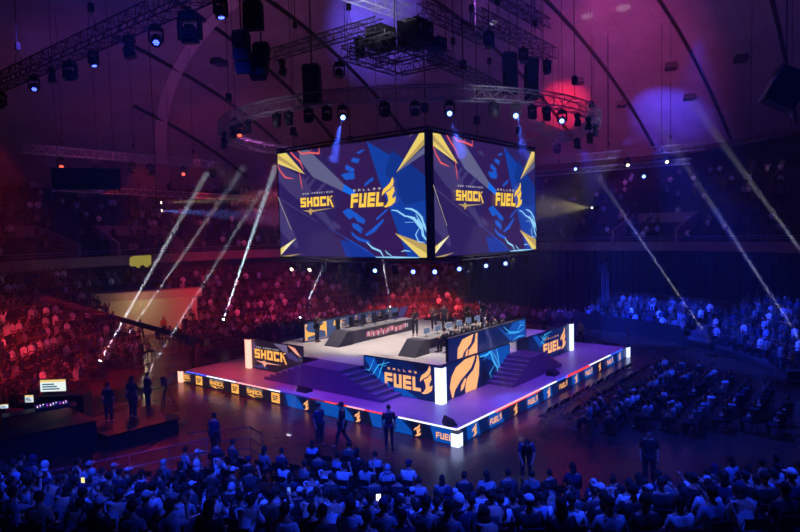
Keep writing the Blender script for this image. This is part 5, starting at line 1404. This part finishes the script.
for p, t_, c, pw, ang, lb in BEAMS:
    r = fixture(MH, p, t_, 'lens_white', lb, 'floor beam lights', .8, [True])
    r.rotation_euler.x = 0
    # floor units stand on their base with the head above it
    p = V3(p); d = (V3(t_) - p).normalized()
    for ch in list(r.children):
        if ch.name.startswith('head'):
            hd = ch
    r.rotation_euler = (PI, 0, 0)
    zz = p.z - .48
    r.location = (p.x, p.y, zz)
    q = d.to_track_quat('-Z', 'Y').to_matrix(); base = Matrix.Rotation(PI, 3, 'X')
    hd.rotation_euler = (base.inverted() @ q).to_euler()
    hl = V3((p.x, p.y, zz + .48))
    if zz > .25:
        b = MB(); b.box((p.x, p.y, (zz - .23*.8+.02)/2), (.6, .6, zz - .23*.8 + .02), BLACK); b.build('light_case', label='black case carrying the ' + lb, cat='case')
    else: pass
    beam(hl + d*.16, V3(t_), c, pw*PWK, lb, math.radians(ang))
# beams coming down from the rig
for p, t_, c, pw, ang, lb in (((4.1, 11.9, 6.55), (-2.9, 6.6, 0), BW, 75, .8, 'can light under the left screen'), ((7.2, 3.9, 6.55), (-.8, -3.6, 0), BW, 80, .8, 'can light under the right screen')):
    beam(V3(p), V3(t_), c, pw*PWK, lb, math.radians(ang))
def ringp(a): return V3((9.9+RR*math.cos(math.radians(a)) - .32, 9.6+RR*math.sin(math.radians(a)) - .24, 13.4))
for a, dx, dy, pw, lb in ((202, -.1, .9, 10, 'left blue lamp of the round truss'), (227, .7, -.5, 12, 'middle blue lamp of the round truss'), (244, .5, -.3, 5, 'right blue lamp of the round truss')):
    q_ = ringp(a); beam(q_, q_ + V3((dx, dy, -3)), (.04, .10, 1), pw, lb, .30, L=1.9)
# two projectors throwing wide flat fans behind the screens
for nm, p, t_, c, lb in (('l', (5.5, 29.9, 10.8), (20, 20, 10.3), (1, .78, .35), 'projector with two bright lenses on the left balcony line'), ('r', (37.9, 9.1, 10.3), (25, 14, 10.5), (1, .8, .4), 'projector shining toward the screens from the right')):
    t = empty('hanging_projector', p, face_to(p[0], p[1], t_[0], t_[1]), label=lb, cat='projector')
    b = MB(); b.box((0, -.3, 0), (.5, .6, .3), BLACK); b.build('body', t)
    b = MB()
    for dz in ((-.3, .3) if nm == 'l' else (0,)): b.ball((0, .02, dz), (.09, .05, .09), E['lens_warm'], 8, 5)
    b.build('lens', t)
    if nm == 'l': b = MB(); b.box((0, -.3, -.35), (.5, .6, .3), BLACK); b.box((0, -.3, .35), (.5, .6, .3), BLACK); b.build('lamp_housing', t)
    b = MB(); b.tube((0, -.3, .1), (0, -.3, ceil_pt(p[0], p[1]).z-p[2]), .025, CABLE, seg=4); b.build('hanging_pole', t)
beam(V3((5.6, 29.85, 11.1)), V3((20, 20.5, 11.8)), (1, .7, .3), 7, 'upper projector lens on the left', .16, L=11, dens=.035)
beam(V3((5.6, 29.85, 10.5)), V3((20, 20.5, 9.2)), (.12, .25, 1), 12, 'lower projector lens on the left', .2, L=11, dens=.035)
beam(V3((37.75, 9.15, 10.3)), V3((25, 14, 10.5)), (1, .75, .3), 5, 'projector on the right', .42, L=8, dens=.03)

# thin stage haze filling the arena
hz = MB(); hz.box((12, 12, 13.5), (74, 74, 26.6), None or mat('haze_tmp', (255, 255, 255)))
hm = bpy.data.materials.new('stage_haze'); hm.use_nodes = True; nt = hm.node_tree
for n_ in list(nt.nodes):
    if n_.type != 'OUTPUT_MATERIAL': nt.nodes.remove(n_)
vs_ = nt.nodes.new('ShaderNodeVolumeScatter'); vs_.inputs['Density'].default_value = HAZE; vs_.inputs['Color'].default_value = (1, 1, 1, 1); vs_.inputs['Anisotropy'].default_value = .1
nt.links.new(vs_.outputs[0], [n_ for n_ in nt.nodes if n_.type == 'OUTPUT_MATERIAL'][0].inputs['Volume'])
ho = hz.build('haze', label='thin theatrical haze filling the arena air', cat='haze', kind='stuff')
ho.data.materials.clear(); ho.data.materials.append(hm)
